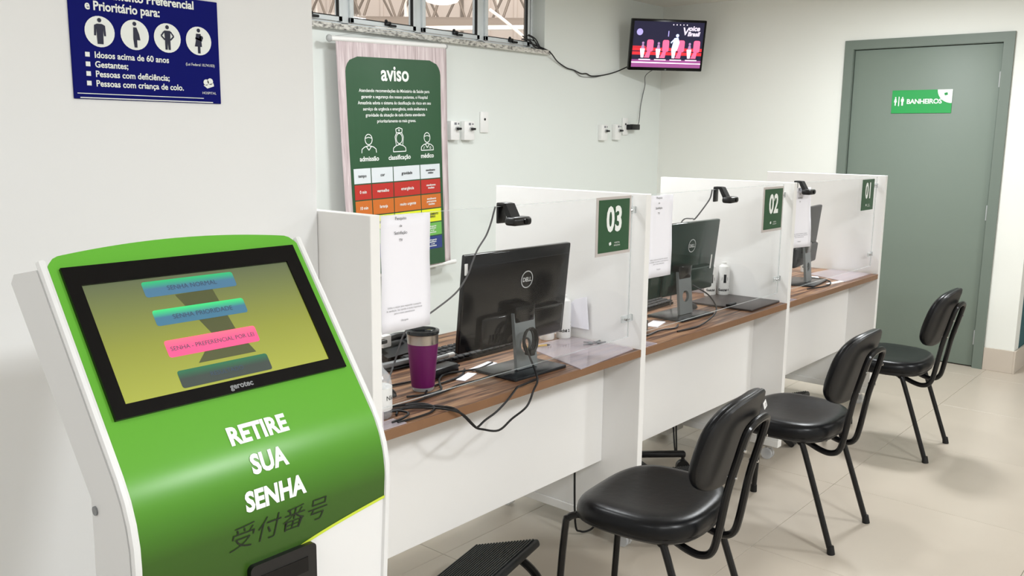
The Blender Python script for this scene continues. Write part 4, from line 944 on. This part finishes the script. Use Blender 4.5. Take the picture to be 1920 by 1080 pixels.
# ------------------------------------------------------------------ under the desks
def footrest(x, y, rz, lab):
    t = thing('footrest', lab, 'footrest', (x, y, 0), (0, 0, rz), group='black footrests under the desks')
    R_ = Matrix.Translation((0, 0, .147)) @ Matrix.Rotation(-.31, 4, 'X')
    MB().box(-.20, .20, -.125, .125, -.016, .010, bev=.009, seg=3).xf(R_).build('platform', M_foot, t)
    for k in range(20): MB().box(-.188, .188, -.112+k*.0115, -.1055+k*.0115, .009, .0145, bev=.0012, seg=1).xf(R_).build('rib', M_foot, t, smooth=False)
    for sx in (-1, 1):
        MB().tube([(sx*.17, .15, .015), (sx*.19, .10, .055), (sx*.205, .02, .115), (sx*.205, -.05, .10), (sx*.20, -.11, .06), (sx*.17, -.15, .015)], .014, n=8).build('support_tube', M_steelb, t)
        MB().box(sx*.195-.012, sx*.195+.012, -.03, .03, .09, .135, bev=.006).build('pivot_block', M_blackm, t)
    MB().tube([(-.17, -.15, .015), (.17, -.15, .015)], .014, n=8, smooth=False).tube([(-.17, .15, .015), (.17, .15, .015)], .014, n=8, smooth=False).build('cross_tube', M_steelb, t)
    return t
footrest(-1.07, .136, .23, 'large black ribbed tilting footrest nearest the camera, beside the kiosk')
footrest(-.11, .10, .08, 'black footrest half hidden behind the nearest chair under the middle desk')
footrest(1.22, .20, .1, 'black footrest peeking out below the farthest desk')
# pedestal boxes and hanging cables under desk 02
o = MB().box(.68, .84, .50, .66, .05, .40, bev=.004).build('under_desk_box', mat('pale_grey_metal_box', (196, 194, 188), .5)); tag(o, 'pale grey box standing under desk 02 by the far partition', 'box')
o2 = MB()
cable('hanging_cable', 'thin black cable hanging in a V under desk 02', [(.52, .36, .72), (.525, .36, .45), (.52, .36, .2), (.515, .35, .06), (.52, .36, .05), (.57, .40, .12), (.62, .45, .3), (.64, .5, .72)], .004, group='cables under the desks')
cable('hanging_cable', 'black cable hanging in a loop below the partition between desks 03 and 02', [(-.44, .24, .68), (-.436, .235, .3), (-.43, .23, .06), (-.41, .22, .02), (-.375, .2, .02), (-.345, .19, .045), (-.335, .2, .066)], .004, group='cables under the desks')
# operator chair base seen under desk 02
t = thing('office_chair', 'black swivel office chair base tucked under desk 02 near the left partition', 'chair', (.24, .45, 0), (0, 0, .25))
MB().lathe([(0, .07), (.035, .07), (.04, .10), (.028, .12), (.028, .30), (.02, .30), (.02, .40), (0, .40)], n=18).build('gas_column', M_black, t)
for k in range(5):
    a = 2*pi*k/5+.2; c_, s_ = cos(a), sin(a)
    l_ = MB().box(.02, .27, -.018, .018, .075, .10, bev=.008).xf(Matrix.Rotation(a, 4, 'Z')).build('base_arm', M_black, t)
    MB().cyl((.26*c_-.012*s_, .26*s_+.012*c_, .03), (.26*c_+.012*s_, .26*s_-.012*c_, .03), .03, n=16).cyl((.26*c_, .26*s_, .05), (.26*c_, .26*s_, .08), .008, n=8).build('chair_caster', M_black, l_)
MB().box(-.20, .20, -.20, .20, .40, .47, bev=.03, seg=4).build('seat', M_vinyl, t)
